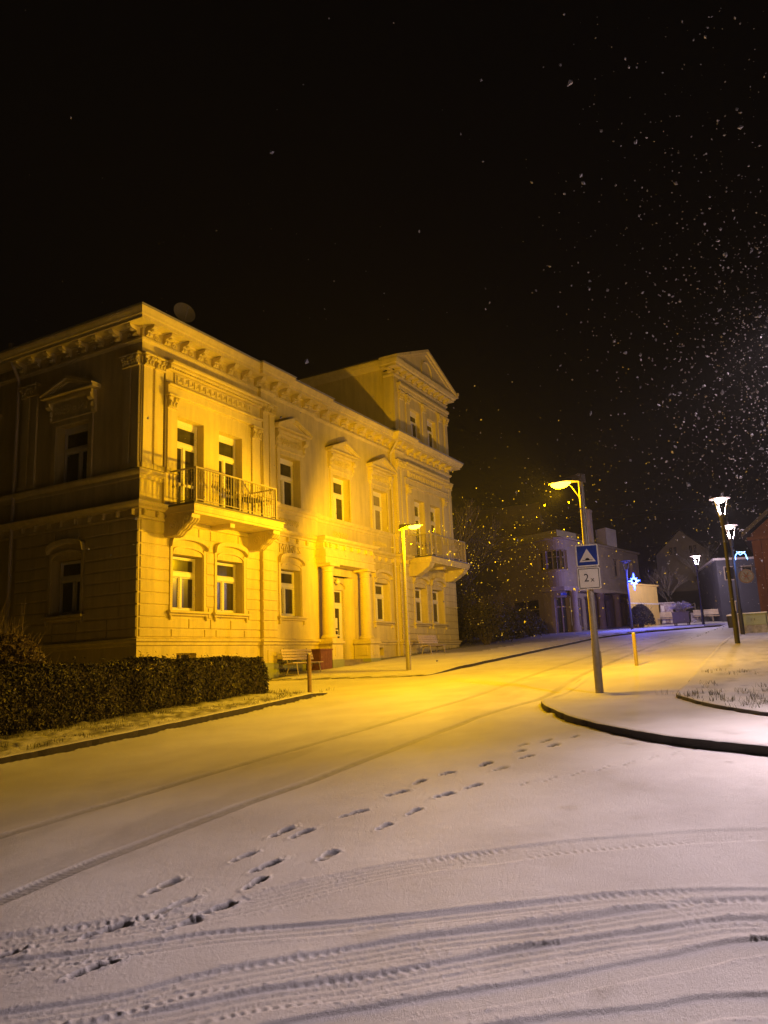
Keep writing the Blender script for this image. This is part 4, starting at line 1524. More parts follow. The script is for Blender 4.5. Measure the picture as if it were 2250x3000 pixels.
dm.add(vs, fs); dm.build('reflector', 'dish_grey', dish, smooth=True)
lm = MB(); lm.tube(Vector((18.66, 17.78, 13.34)), Vector((18.66, 17.78, 13.62)) + nrm_ * .45, .012); lm.blob(Vector((18.66, 17.78, 13.64)) + nrm_ * .46, .04, .04, .04, 7, 5)
lm.build('feed_arm', 'zinc', dish)

# ================================================================== LAMPS
def sodium_lamp(name, label, x, y, z0, h, dirx, diry, L, power, batwing, stay, throw=None):
    t = thing(name, label, 'street lamp', (x, y, z0), 'sodium street lamps')
    p = MB()
    p.lathe([(.088, -.2), (.085, 0), (.082, 1.0), (.075, 1.02), (.055, h - .12), (.05, h - .05)], (x, y, z0), 16)
    p.build('pole', 'galv', t, smooth=True)
    d = Vector((dirx, diry, 0)).normalized(); n = Vector((-d.y, d.x, 0))
    o = Vector((x, y, z0 + h))
    hd = MB()
    # wedge shaped hood: tall over the pole, flat at its tip
    st = [(-.08, .10, .09, .10), (0.0, .12, .10, .06), (.25, .15, .075, .015), (.5, .16, .05, .0), (L * .85, .15, .035, .0), (L, .07, .015, .0)]
    rings = []
    for s, wd, tp, bt in st:
        c = o + d * s
        rings.append([c + n * wd + Vector((0, 0, -bt)), c + n * wd * .7 + Vector((0, 0, tp)), c - n * wd * .7 + Vector((0, 0, tp)), c - n * wd + Vector((0, 0, -bt))])
    vs = [v for r in rings for v in r]; fs = []
    for i in range(len(rings) - 1):
        for j in range(4):
            fs.append((i * 4 + j, i * 4 + (j + 1) % 4, (i + 1) * 4 + (j + 1) % 4, (i + 1) * 4 + j))
    fs.append((0, 1, 2, 3)); k = (len(rings) - 1) * 4; fs.append((k + 3, k + 2, k + 1, k))
    hd.add(vs, fs)
    hd.build('hood', 'hood_grey', t)
    b = MB()
    c = o + d * (L * .64) + Vector((0, 0, -.004))
    nn, mm = 20, 5
    vs = []; fs = []
    for j in range(mm + 1):
        ph = PI / 2 * j / mm
        for i in range(nn):
            a = 2 * PI * i / nn
            vs.append(c + d * (L * .32 * math.cos(ph) * math.cos(a)) + n * (.145 * math.cos(ph) * math.sin(a)) + Vector((0, 0, -.115 * math.sin(ph))))
    for j in range(mm):
        for i in range(nn):
            fs.append((j * nn + i, j * nn + (i + 1) % nn, (j + 1) * nn + (i + 1) % nn, (j + 1) * nn + i))
    fs.append(tuple(range(nn)))
    b.add(vs, fs); b.build('glass_bowl', 'bowl_sodium', t, smooth=True)
    if stay:
        s_ = MB(); s_.path([o + d * (L * .45) + Vector((0, 0, -.02)), o + d * .22 + Vector((0, 0, -.14)), o + d * .05 + Vector((0, 0, -.42))], .012, 6)
        s_.build('stay', 'galv', t)
    bx = MB(); bx.box(x - .05, x + .05, y - .093, y - .07, z0 + .5, z0 + .85); bx.build('inspection_hatch', 'galv', t)
    point_light('sodium_light', c + Vector((0, 0, -.20)), power, SODIUM, .07, t, batwing, throw)
    return t


BATW = [(-1.0, .14), (-.88, .18), (-.55, .45), (-.3, .7), (-.1, .9), (.1, 1.0), (.4, 1.2), (.75, 1.0), (1.0, .2)]
BAT = [(-1.0, .22), (-.88, .34), (-.55, .90), (-.3, .85), (-.1, .75), (.1, .62), (.4, .62), (.75, .5), (1.0, .2)]
sodium_lamp('street_lamp', 'glowing amber street lamp whose pole carries the two square road signs', SX, SY, SZ, 4.55, 0.30, 1.0, .78, P_SODIUM_ROAD, BAT, True, ((.35, .94), .06, -.6, .22))
sodium_lamp('street_lamp', 'glowing amber street lamp on a thin pole in front of the mansion', 23.1, 11.95, gz(23.1) + .05, 4.80, -0.1, -1.0, .78, P_SODIUM_WALL, BATW, False, ((.12, -1), .62, -1.0, -.72))


CUT = [(-1, 4.6), (-.93, 2.3), (-.87, 1.5), (-.75, .7), (-.6, .85), (-.53, 1.0), (-.47, .6), (-.38, .2), (-.24, .03), (1, .01)]
WIDE = [(-1, .4), (-.7, .8), (-.3, 1.0), (.0, 1.0), (.5, .6), (1, .05)]


def lantern(x, y, h, lit=True, zb=0.0, label='', group='lantern street lamps', power=None, dark=False, ramp=None, throw=None):
    z0 = gz(x) + zb
    t = thing('lantern_lamp', label, 'street lamp', (x, y, z0), group)
    p = MB()
    p.lathe([(.085, -.2), (.085, 0), (.085, 1.1), (.065, 1.14), (.055, h - .95), (.075, h - .93), (.10, h - .62), (.10, h - .58)], (x, y, z0), 14)
    p.build('pole', 'lamp_dark' if dark else 'post_grey', t, smooth=True)
    s = MB()
    for k in range(3):
        a = 2 * PI * k / 3 + .35
        s.tube((x + .095 * math.cos(a), y + .095 * math.sin(a), z0 + h - .64), (x + .25 * math.cos(a), y + .25 * math.sin(a), z0 + h - .02), .013, .013, 6)
    s.build('strut', 'lamp_dark' if dark else 'strut_white', t)
    r = MB()
    r.lathe([(.06, h - .05), (.35, h - .012), (.355, h + .0), (.33, h + .014), (.12, h + .05), (.02, h + .055)], (x, y, z0), 24)
    r.build('disc_roof', 'lamp_dark' if dark else 'hood_grey', t, smooth=True)
    b = MB()
    b.lathe([(.02, h - .15), (.10, h - .14), (.165, h - .10), (.165, h - .07), (.05, h - .055)], (x, y, z0), 16)
    b.build('bulb', 'bowl_white' if lit else 'lamp_dark', t, smooth=True)
    if lit:
        point_light('lantern_light', (x, y, z0 + h - .42), power, WHITE, .09, t, ramp or WIDE, throw)
    return t


lantern(28.98, 2.43, 5.05, True, .13, 'tallest looking lit white lantern lamp rising from the corner of the grass bed', power=P_WHITE)
lantern(36.52, 2.81, 4.75, True, .1, 'lit white lantern lamp carrying a blue decoration, beside the green cabinet', power=P_WHITE)
lantern(55.75, 6.6, 4.6, True, .1, 'farthest lit white lantern lamp standing behind the snowy planter box', power=P_WHITE * 3.2)
lantern(12.9, -0.62, 6.4, True, .11, 'lit white lantern lamp on the near pavement', power=P_WHITE_NEAR, ramp=CUT, throw=((-.6, -.8), .075, -.30, .38))
lantern(53.0, 10.7, 4.55, False, .1, 'unlit dark lantern lamp carrying the blue star', dark=True)

# blue star on the unlit lamp
star = thing('star_decoration', 'glowing blue four pointed star hung on the unlit lamp', 'star', (52.9, 10.28, 5.55))
SCX, SCY, SCZ = 52.9, 10.25, 6.20
sd = MB()
pts = []
for i in range(16):
    a = PI / 2 + 2 * PI * i / 16
    r_ = {0: .52, 4: .40, 8: .62, 12: .40}.get(i, None)
    if r_ is None:
        r_ = .27 if i % 4 == 2 else .15
        if i % 2 == 1: r_ = .13 if i % 4 in (1, 3) else r_
    pts.append((SCX, SCY + r_ * math.cos(a), SCZ + r_ * math.sin(a)))
sd.path(pts + [pts[0]], .040, 6)
sd.build('tube_outline', 'blue_tube', star)
sc_ = MB()
sc_.path([(SCX - .035, SCY + (p[1] - SCY) * .93, SCZ + (p[2] - SCZ) * .93) for p in pts + [pts[0]]], .011, 6)
sc_.build('light_core', 'blue_core', star)
ab = MB(); ab.tube((SCX + .05, SCY + .15, SCZ), (53.0, 10.68, SCZ), .02); ab.tube((SCX + .05, SCY + .12, SCZ + .2), (53.0, 10.68, SCZ + .2), .02)
ab.build('bracket', 'lamp_dark', star)
point_light('star_light', (SCX - .35, SCY - .1, SCZ - .1), 750, (0.06, 0.09, 1.0), .3, star)
st2 = thing('bell_decoration', 'pale blue glowing arch decoration on the middle lantern pole', 'decoration', (36.4, 2.55, 5.2))
bd = MB()
cx, cy, cz = 36.38, 2.50, 5.42
apts = [(cx, cy + .22 * math.cos(t), cz + .22 * math.sin(t)) for t in [PI * .02 + PI * .96 * i / 10 for i in range(11)]]
bd.path([(cx, cy + .22, cz - .10)] + apts + [(cx, cy - .26, cz - .12)], .022, 6)
bd.path([(cx, cy + .14, cz + .26), (cx, cy + .02, cz + .10), (cx, cy - .2, cz + .22)], .022, 6)
bd.build('tube_outline', 'blue_core', st2)
ba = MB(); ba.tube((cx + .02, cy + .2, cz), (36.5, 2.8, cz), .02); ba.build('bracket', 'lamp_dark', st2)
point_light('decoration_light', (cx - .2, cy, cz - .2), 60, (.12, .3, 1.0), .2, st2)

# ================================================================== ROAD SIGNS on the amber lamp
sdir = Vector((-SX, -SY + .4, 0)).normalized()
sn = Vector((-sdir.y, sdir.x, 0))     # to the left as seen from the road
ang = math.atan2(sdir.y, sdir.x)
SM = Matrix.Translation((SX, SY, 0)) @ Matrix.Rotation(ang + PI / 2, 4, 'Z')   # local: x right, -y toward viewer


def TSG(x, y, z):
    v = SM @ Vector((x, y, z)); return (v.x, v.y, v.z)


def roundrect(w_, h_, r, n=5):
    out = []
    for cx, cz, a0 in ((w_ - r, h_ - r, 0), (-w_ + r, h_ - r, PI / 2), (-w_ + r, -h_ + r, PI), (w_ - r, -h_ + r, 3 * PI / 2)):
        for i in range(n + 1):
            a = a0 + PI / 2 * i / n
            out.append((cx + r * math.cos(a), cz + r * math.sin(a)))
    return out


def plate(mb, poly, cz, d0, d1, cx=0.0):
    mb.prism([(a + cx, b + cz) for a, b in poly], -d0, -d1, lambda a, b, h: (a, h, b))


zs = SZ
S1 = zs + 2.85
S2 = zs + 2.365
HW = .232
s1 = thing('road_sign', 'square blue sign with white triangle warning of a speed hump', 'road sign', (SX, SY, S1 - HW))
m = MB(TSG); plate(m, roundrect(HW, HW, .035), S1, .095, .112); m.build('plate', 'sign_white', s1)
m = MB(TSG); plate(m, roundrect(HW + .006, HW + .006, .04), S1, .088, .0945); m.build('backing', 'galv', s1)
m = MB(TSG); plate(m, roundrect(HW - .026, HW - .026, .016), S1, .1122, .1142); m.build('blue_field', 'sign_blue', s1)
m = MB(TSG); m.prism([(-.168, S1 - .135), (.168, S1 - .135), (0, S1 + .145)], -.1144, -.1160, lambda a, b, h: (a, h, b)); m.build('triangle', 'sign_white', s1)
m = MB(TSG)
hump = [(-.105, S1 - .108), (.105, S1 - .108), (.105, S1 - .094)] + [(.046 * math.cos(t), S1 - .094 + .040 * math.sin(t)) for t in [PI * i / 10 for i in range(11)]] + [(-.105, S1 - .094)]
m.prism(hump, -.1162, -.1174, lambda a, b, h: (a, h, b)); m.build('hump_symbol', 'sign_black', s1)
m = MB(TSG)
for zz in (S1 + .1, S1 - .1):
    m.box(-.09, .09, -.088, .075, zz - .015, zz + .015)
m.build('clamp', 'galv', s1)
s2 = thing('supplementary_plate', 'square white plate reading 2x below the blue speed hump sign', 'road sign', (SX, SY, S2 - HW))
m = MB(TSG); plate(m, roundrect(HW, HW, .035), S2, .095, .112); m.build('plate', 'sign_white', s2)
m = MB(TSG); plate(m, roundrect(HW + .006, HW + .006, .04), S2, .088, .0945); m.build('backing', 'galv', s2)
m = MB(TSG)
o_ = roundrect(HW - .022, HW - .022, .016); i_ = roundrect(HW - .036, HW - .036, .008)
n = len(o_)
vs = [(a, -.1124, b + S2) for a, b in o_] + [(a, -.1124, b + S2) for a, b in i_] + [(a, -.1138, b + S2) for a, b in o_] + [(a, -.1138, b + S2) for a, b in i_]
fs = []
for i in range(n):
    j = (i + 1) % n
    fs += [(2 * n + i, 2 * n + j, 3 * n + j, 3 * n + i), (i, j, 2 * n + j, 2 * n + i), (n + i, n + j, 3 * n + j, 3 * n + i)]
m.add(vs, fs); m.build('border_line', 'sign_black', s2)
m = MB(TSG)
for zz in (S2 + .1, S2 - .1):
    m.box(-.09, .09, -.088, .075, zz - .015, zz + .015)
m.build('clamp', 'galv', s2)
text_mesh('numeral', '2', .235, .0006, 'sign_black', s2, SM @ Matrix.Translation((-.055, -.1136, S2 + .005)) @ RX @ Matrix.Diagonal((.92, 1, 1, 1)))
text_mesh('letter', 'x', .155, .0006, 'sign_black', s2, SM @ Matrix.Translation((.068, -.1136, S2 - .028)) @ RX)

# ================================================================== BOLLARDS, BENCHES, BOX
def bollard(x, y, h, r, material, label):
    z = gz(x) + .0
    t = thing('bollard', label, 'bollard', (x, y, z), 'round bollards')
    m = MB(); m.lathe([(r, -.1), (r, h - .03), (r * .9, h - .008), (r * .55, h)], (x, y, z), 14)
    m.build('post', material, t, smooth=True)
    c = MB(); c.lathe([(r * .92, h - .003), (r * .8, h + .016), (r * .3, h + .024)], (x, y, z), 14)
    c.build('snow_cap', 'snow', t, smooth=True)


bollard(16.94, 11.67, 1.0, .055, 'wood_post', 'brown round bollard at the end of the clipped hedge')
bollard(21.41, 4.30, .95, .048, 'post_yellow', 'yellow looking round bollard on the pavement behind the sign pole')


def bench(label, loc, rz, L=1.75):
    t = thing('park_bench', label, 'bench', loc, 'slatted park benches', local=True, rz=rz)
    # local: x along the seat, -y is the front
    s = MB()
    for k in range(4):
        y = -.24 + .105 * k
        s.block(-L / 2, L / 2, 0, 0, 0, 0) if False else s.box(-L / 2, L / 2, y, y + .082, .43 - .012 * k, .462 - .012 * k)
    s.build('seat', 'wood_slat', t)
    b = MB()
    for k in range(4):
        z = .55 + .098 * k; y = .20 + .028 * k
        b.add([(-L / 2, y, z), (L / 2, y, z), (L / 2, y + .03, z - .004), (-L / 2, y + .03, z - .004), (-L / 2, y + .022, z + .078), (L / 2, y + .022, z + .078), (L / 2, y + .052, z + .074), (-L / 2, y + .052, z + .074)],
              [(0, 3, 2, 1), (4, 5, 6, 7), (0, 1, 5, 4), (1, 2, 6, 5), (2, 3, 7, 6), (3, 0, 4, 7)])
    b.build('backrest', 'wood_slat', t)
    for sx in (-L / 2 + .22, L / 2 - .22):
        m = MB()
        m.path([(sx, -.30, -.06), (sx, -.22, .425)], .022, 7)
        m.path([(sx, .26, -.06), (sx, .10, .395)], .022, 7)
        m.path([(sx, -.24, .418), (sx, .18, .375)], .02, 7)
        m.path([(sx, -.28, .04), (sx, .23, .04)], .015, 6)
        m.path([(sx, .17, .40), (sx, .36, .96)], .02, 7)
        m.build('leg_frame', 'iron_cream', t)
    return t


bench('pale slatted bench against the mansion wall beside the brown box', (23.15, 16.20, gz(23.2) + .02), math.radians(-3))
bench('pale slatted bench under the far balcony of the mansion', (33.0, 15.75, gz(33) + .03), math.radians(-4))
bx = thing('wooden_box', 'dark reddish brown box standing between the bench and the porch', 'box', (24.75, 16.6, gz(24.7)))
m = MB()
x0, x1, y0, y1, z0 = 24.42, 25.22, 16.32, 16.92, gz(24.7)
for k in range(7):
    xx = x0 + k * (x1 - x0) / 7
    m.box(xx + .004, xx + (x1 - x0) / 7 - .004, y0 - .02, y0, z0 + .04, z0 + .80)
for k in range(5):
    yy = y0 + k * (y1 - y0) / 5
    m.box(x0 - .02, x0, yy + .004, yy + (y1 - y0) / 5 - .004, z0 + .04, z0 + .80)
m.box(x0, x1, y0, y1, z0, z0 + .78)
m.build('body', 'box_brown', bx)
m = MB(); m.box(x0 - .04, x1 + .03, y0 - .04, y1, z0 + .802, z0 + .86); m.build('lid', 'box_brown', bx)

# ================================================================== HEDGE, SHRUBS, GRASS
def leaf_cloud(mb, pts, nrms, size, spread=.7):
    """one folded leaf quad per point"""
    n = len(pts)
    V = np.zeros((n, 4, 3))
    a = rng.normal(size=(n, 3)); a /= np.linalg.norm(a, axis=1)[:, None]
    nn = nrms + spread * rng.normal(size=(n, 3)); nn /= np.linalg.norm(nn, axis=1)[:, None]
    u = np.cross(nn, a); u /= np.linalg.norm(u, axis=1)[:, None]
    v = np.cross(nn, u)
    s = size * rng.uniform(.6, 1.3, n)[:, None]
    V[:, 0] = pts - u * s; V[:, 2] = pts + u * s
    V[:, 1] = pts - v * s * .48 + nn * s * .15; V[:, 3] = pts + v * s * .48 + nn * s * .15
    base = len(mb.v)
    mb.v += [tuple(p) for p in V.reshape(-1, 3).tolist()]
    mb.f += [(base + 4 * i, base + 4 * i + 1, base + 4 * i + 2, base + 4 * i + 3) for i in range(n)]


hedge = thing('hedge', 'long clipped leafy hedge running along the kerb below the mansion', 'hedge', (10.2, 12.5, .5))


def hedge_y(x): return 12.95 - .030 * (x - 9)
def hedge_h(x): return 1.20 - .037 * np.clip(x - 9, 0, 9)


HX0, HX1, HD = 1.5, 16.5, 1.15
core = MB()
for i in range(30):
    xa = HX0 + (HX1 - HX0 - .12) * i / 30; xb = HX0 + (HX1 - HX0 - .12) * (i + 1) / 30
    ya = hedge_y(xa); za = gz(xa)
    core.box(xa, xb + .001 * 0, ya + .10, ya + HD - .08, za - .05, za + .1 + float(hedge_h(xa)) - .17)
core.build('branches', 'hedge_core', hedge)
pts = []; nr = []
N = 62000
xs = HX0 + (HX1 - HX0) * rng.random(N) ** .75
face = rng.random(N)
hz = rng.random(N)
wob = lambda x, z: .22 * (vnoise(x * 2.1, z * 2.1 + 5) - .5) + .05 * (vnoise(x * 7, z * 7) - .5)
H_ = hedge_h(xs) + .20 * (vnoise(xs * 1.1, xs * 0 + 2) - .5) + .07 * (vnoise(xs * 6, xs * 0 + 8) - .5)
G_ = g(xs) + .08
front = face < .62
top = (face >= .62) & (face < .9)
end = face >= .9
zz = hz * H_
rnd = .24 * np.clip((zz / H_ - .82) / .18, 0, 1) ** 2 + .05 * np.clip((.15 - zz / H_) / .15, 0, 1)
yf = hedge_y(xs) + wob(xs, zz) + rnd + np.abs(rng.normal(0, .035, N)) - .02
P = np.stack([xs, yf, G_ + zz], -1); Nn = np.tile(np.array([-.1, -1, .25]), (N, 1))
yt = hedge_y(xs) + .05 + hz * (HD - .1)
edge_r = .10 * (np.clip((.12 - hz) / .12, 0, 1) ** 2)
P[top] = np.stack([xs, yt, G_ + H_ - edge_r - np.abs(rng.normal(0, .03, N)) + .03 + (rng.random(N) > .97) * rng.random(N) ** 2 * .16], -1)[top]
Nn[top] = (0, -.2, 1)
xe = np.full(N, HX1) + .09 * (vnoise(yt * 3, hz * 5) - .5) - .25 * np.clip((rng.random(N) - .85) / .15, 0, 1) ** 2
ze = rng.random(N) * hedge_h(HX1)
P[end] = np.stack([xe - np.abs(rng.normal(0, .03, N)), yt, gz(HX1) + .08 + ze], -1)[end]
Nn[end] = (1, -.2, .2)
hl = MB(); leaf_cloud(hl, P, Nn, .040, .75)
hl.build('foliage', 'leaf_hedge', hedge, recalc=False)


def shrub(name, label, cat, x, y, z0, rx, ry, h, n, size, material, group=None, twigs=60, tw_mat='twig', seed=1, airy=.4):
    r = np.random.default_rng(seed)
    t = thing(name, label, cat, (x, y, z0), group)
    m = MB()
    for i in range(twigs):
        a = r.uniform(0, 2 * PI); e = r.uniform(.15, 1.0)
        p0 = Vector((x + .08 * rx * math.cos(a), y + .08 * ry * math.sin(a), z0 - .05))
        p2 = Vector((x + rx * e * math.cos(a) * .98, y + ry * e * math.sin(a) * .98, z0 + h * (1.0 - .45 * e * e) * r.uniform(.75, 1.04)))
        pm = p0.lerp(p2, .5) + Vector((r.normal() * .12 * rx, r.normal() * .12 * ry, .12 * h))
        m.tube(p0, pm, .018 * h / 2 + .004, .010, 5); m.tube(pm, p2, .010, .003, 5)
        for k in range(3):
            q = pm.lerp(p2, r.uniform(0, .9)); m.tube(q, q + Vector((r.normal() * .2 * rx, r.normal() * .2 * ry, r.uniform(.0, .3) * h)), .006, .002, 4)
    m.build('branches', tw_mat, t, recalc=False)
    if n:
        d = r.normal(size=(n, 3)); d /= np.linalg.norm(d, axis=1)[:, None]
        d[:, 2] = np.abs(d[:, 2]) * 1.45 - .62
        lumps = r.normal(size=(14, 3)); lumps /= np.linalg.norm(lumps, axis=1)[:, None]
        k = (d @ lumps.T).max(1)
        rad = (.72 + .30 * k) * (1 - airy * r.random(n) ** 2)
        P = np.stack([x + rx * d[:, 0] * rad, y + ry * d[:, 1] * rad, z0 + h * .42 + h * .58 * d[:, 2] * rad], -1)
        P[:, 2] = np.maximum(P[:, 2], z0 + .03)
        mb = MB()
        global rng
        leaf_cloud(mb, P, d, size, .9)
        mb.build('foliage', material, t, recalc=False)
    return t


shrub('bush', 'tall rounded bush behind the left end of the hedge', 'bush', 10.35, 14.7, gz(10.3), 1.15, 1.0, 2.35, 9500, .05, 'leaf_bush', None, 120, 'twig_pale', 3, .5)

# turf blades on bed and verge
gm = MB()


def blade(x, y, z, h, lean):
    a = random.uniform(0, 2 * PI); w_ = random.uniform(.003, .006)
    dx, dy = lean * math.cos(a), lean * math.sin(a)
    px, py = -math.sin(a) * w_, math.cos(a) * w_
    gm.add([(x - px, y - py, z), (x + px, y + py, z), (x + dx * .5 + px * .7, y + dy * .5 + py * .7, z + h * .7), (x + dx * .5 - px * .7, y + dy * .5 - py * .7, z + h * .7), (x + dx, y + dy, z + h)], [(0, 1, 2, 3), (3, 2, 4)])


def bunch(x, y, z, n, h, r):
    for _ in range(n):
        blade(x + random.gauss(0, r), y + random.gauss(0, r), z, h * random.uniform(.5, 1.2), random.uniform(.02, .08))


for _ in range(150):
    x = random.uniform(11.7, 19); y = random.uniform(-1.5, 2.3)
    if not inside(np.array([x]), np.array([y]), BEDP)[0]:
        continue
    if x > 14.5 and random.random() < .5: continue
    if float(fbm(np.array([x * .9]), np.array([y * .9]), 3)[0]) < .40: continue
    bunch(x, y, gz(x) + .16, random.randint(4, 12), .08, .05)
for cx, cy in ((14.0, 2.05), (13.7, 1.85), (13.9, 1.5), (13.1, 1.35), (12.6, 1.0), (12.4, .75), (13.3, .9)):
    for _ in range(3):
        bunch(cx + random.gauss(0, .16), cy + random.gauss(0, .12), gz(cx) + .16, 10, .10, .05)
for _ in range(700):
    x = random.uniform(6.5, 17); y = random.uniform(10.8, 12.9)
    if float(fbm(np.array([x * .9 + 7]), np.array([y * 1.3]), 3)[0]) < .42: continue
    bunch(x, y, gz(x) + .08, random.randint(4, 11), .09, .05)
for _ in range(260):
    x = random.uniform(16.2, 38); y = random.uniform(16.35, 16.9)
    if 24.9 < x < 29.2: continue
    bunch(x, y, gz(x) - .0, random.randint(3, 8), .09 if x < 32 else .22, .06)
go = gm.build('grass', 'grass_blade', recalc=False)
tag(go, kind='stuff')

# ================================================================== TREES AND SHRUBBERY between the mansion and the square
def bare_tree(name, label, x, y, z0, h, spread, seed, depth=5, trunk=.16, group='bare winter trees', leaves=0, lsize=.07, twig_mat='twig'):
    r = random.Random(seed)
    t = thing(name, label, 'tree', (x, y, z0), group)
    tm = MB(); cm = MB(); tips = []

    def grow(p, d, L, rad, lev):
        q = p + d * L
        (tm if lev < 2 else cm).tube(p, q, rad, rad * .72, 7 if lev < 2 else 4, cap=lev < 2)
        if lev >= depth:
            tips.append(q); return
        n = 3 if lev < 3 else r.choice((2, 3))
        for k in range(n):
            a = Vector((r.gauss(0, 1), r.gauss(0, 1), r.gauss(0, .6)))
            nd = (d * (1.0 if k else 1.5) + a * spread + Vector((0, 0, .12))).normalized()
            grow(q if k < 2 else p.lerp(q, r.uniform(.5, .9)), nd, L * r.uniform(.62, .86), rad * (.62 if k else .7), lev + 1)
    grow(Vector((x, y, z0 - .1)), Vector((r.gauss(0, .04), r.gauss(0, .04), 1)).normalized(), h * .30, trunk, 0)
    tm.build('trunk', 'bark', t, recalc=False)
    if leaves:
        T_ = np.array([tuple(p) for p in tips])
        k = rng.integers(0, len(T_), leaves)
        P = T_[k] + rng.normal(0, .22, (leaves, 3))
        leaf_cloud(cm, P, rng.normal(size=(leaves, 3)), lsize, .8)
    cm.build('crown', twig_mat, t, recalc=False)
    return t


TREES = [(41.5, 18.6, 8.2, .42, 21, 'bare spreading tree right behind the far corner of the mansion'),
         (47.5, 20.6, 8.6, .45, 22, 'bare tree in the dark shrubbery, left of the round cornered house'),
         (56.0, 24.5, 9.0, .40, 23, 'bare tree rising over the left roof edge of the round cornered house')]
for x, y, h, sp, sd_, lb in TREES:
    bare_tree('bare_tree', lb, x, y, gz(x), h, sp, sd_, 6, .15)
SH = [(40.2, 15.9, 2.6, 'low shrub nearest the mansion corner on the dark slope'), (42.8, 16.6, 2.9, 'second shrub from the mansion in the dark shrubbery'), (45.3, 16.9, 2.8, 'broad dense shrub in the middle of the dark shrubbery'),
      (47.9, 16.6, 2.2, 'third shrub before the round cornered house'), (50.3, 16.7, 1.7, 'low shrub beside the left wall of the round cornered house'), (44.2, 19.3, 5.2, 'tallest shrub at the back of the dark shrubbery'), (40.8, 20.2, 5.6, 'tall leafy shrub half hidden by the mansion balcony')]
for i, (x, y, h, lb) in enumerate(SH):
    shrub('shrub', lb, 'shrub', x, y, gz(x) + .1, .75 + .28 * h, .7 + .24 * h, h, 2600, .085, 'leaf_dark', 'dark shrubs beside the mansion', 70, 'twig', 40 + i, .55)

# ================================================================== ROUND CORNERED HOUSE
ch = thing('corner_house', 'pale two storey house with rounded corner and columned ground floor', 'house', (60, 17, 3.2))
A = Vector((54.5, 15.4)); Bv = Vector((69, 12.85)); A2 = Vector((54.6, 16.8)); B2 = Vector((59.5, 24.0))
Q = []
t0 = (A2 - B2).normalized(); t1 = (Bv - A).normalized()
for i in range(9):
    t = i / 8
    p0, p1, p2 = A2 - t0 * .3, Vector((54.05, 15.75)), A + t1 * .5
    Q.append((p0 * (1 - t) ** 2 + p1 * 2 * t * (1 - t) + p2 * t * t))
plan = [tuple(B2)] + [tuple(q) for q in Q] + [tuple(Bv)]


def along(pts):
    s = [0]
    for a, b in zip(pts[:-1], pts[1:]):
        s.append(s[-1] + math.hypot(b[0] - a[0], b[1] - a[1]))
    return s


PS = along(plan)


def on_plan(s, d):
    """point at arclength s, d metres out from the wall"""
    i = max(0, min(len(plan) - 2, int(np.searchsorted(PS, s, 'right') - 1)))
    a, b = Vector(plan[i]), Vector(plan[i + 1])
    tt = (b - a).normalized(); n = Vector((tt.y, -tt.x))
    p = a + tt * (s - PS[i])
    n = n if n.x < 0.3 or True else n
    return p + n * d


# outward normal is to the left or right of travel: test against the camera side
_n = on_plan(PS[4], 1.0) - on_plan(PS[4], 0.0)
SGN = 1 if _n.dot(Vector((-1, -.2))) > 0 else -1


def TCH(s, d, z):
    p = on_plan(s, d * SGN)
    return (p.x, p.y, z)


def band(mb, T, s0, s1, z0, z1, d0, d1, step=.6):
    n = max(1, int((s1 - s0) / step))
    for i in range(n):
        a = s0 + (s1 - s0) * i / n; b = s0 + (s1 - s0) * (i + 1) / n
        mb.add([T(a, d0, z0), T(b, d0, z0), T(b, d0, z1), T(a, d0, z1), T(a, d1, z0), T(b, d1, z0), T(b, d1, z1), T(a, d1, z1)],
               [(0, 1, 5, 4), (4, 5, 6, 7), (3, 2, 6, 7), (0, 4, 7, 3), (1, 5, 6, 2)])


SL = PS[-1]
sA = PS[-2]
SR = lambda f: sA - .5 + f * (Bv - A).length
SLt = lambda f: PS[1] + .3 - f * (B2 - A2).length
cw = MB()
wins_u = [(SLt(.078), SLt(-.02)), (SLt(-.117), SLt(-.235)), (SR(-.09), SR(.015)), (SR(.33), SR(.41)), (SR(.626), SR(.71)), (SR(.813), SR(.90))]
doors_g = [(SLt(.50), SLt(.11)), (SLt(-.08) - .1, SLt(-.2)), (SR(.075), SR(.18)), (SR(.22), SR(.31)), (SR(.395), SR(.52)), (SR(.59), SR(.72)), (SR(.78), SR(.9))]


def curved_wall(mb, T, s0, s1, z0, z1, ops):
    ss = sorted({s0, s1} | {v for o in ops for v in o[:2]} | {p for p in PS if s0 < p < s1})
    zs_ = sorted({z0, z1} | {v for o in ops for v in o[2:4]})
    for a, b in zip(ss[:-1], ss[1:]):
        for c, e in zip(zs_[:-1], zs_[1:]):
            mid = (a + b) / 2
            if any(o[0] <= mid <= o[1] and o[2] <= c and e <= o[3] for o in ops): continue
            mb.add([T(a, 0, c), T(b - 1e-4, 0, c), T(b - 1e-4, 0, e), T(a, 0, e)], [(0, 1, 2, 3)])
    for a, b, c, e in ops:
        for s in (a, b):
            mb.add([T(s, 0, c), T(s, -.3, c), T(s, -.3, e), T(s, 0, e)], [(0, 1, 2, 3)])
        for z in (c, e):
            mb.add([T(a, 0, z), T(b, 0, z), T(b, -.3, z), T(a, -.3, z)], [(0, 1, 2, 3)])


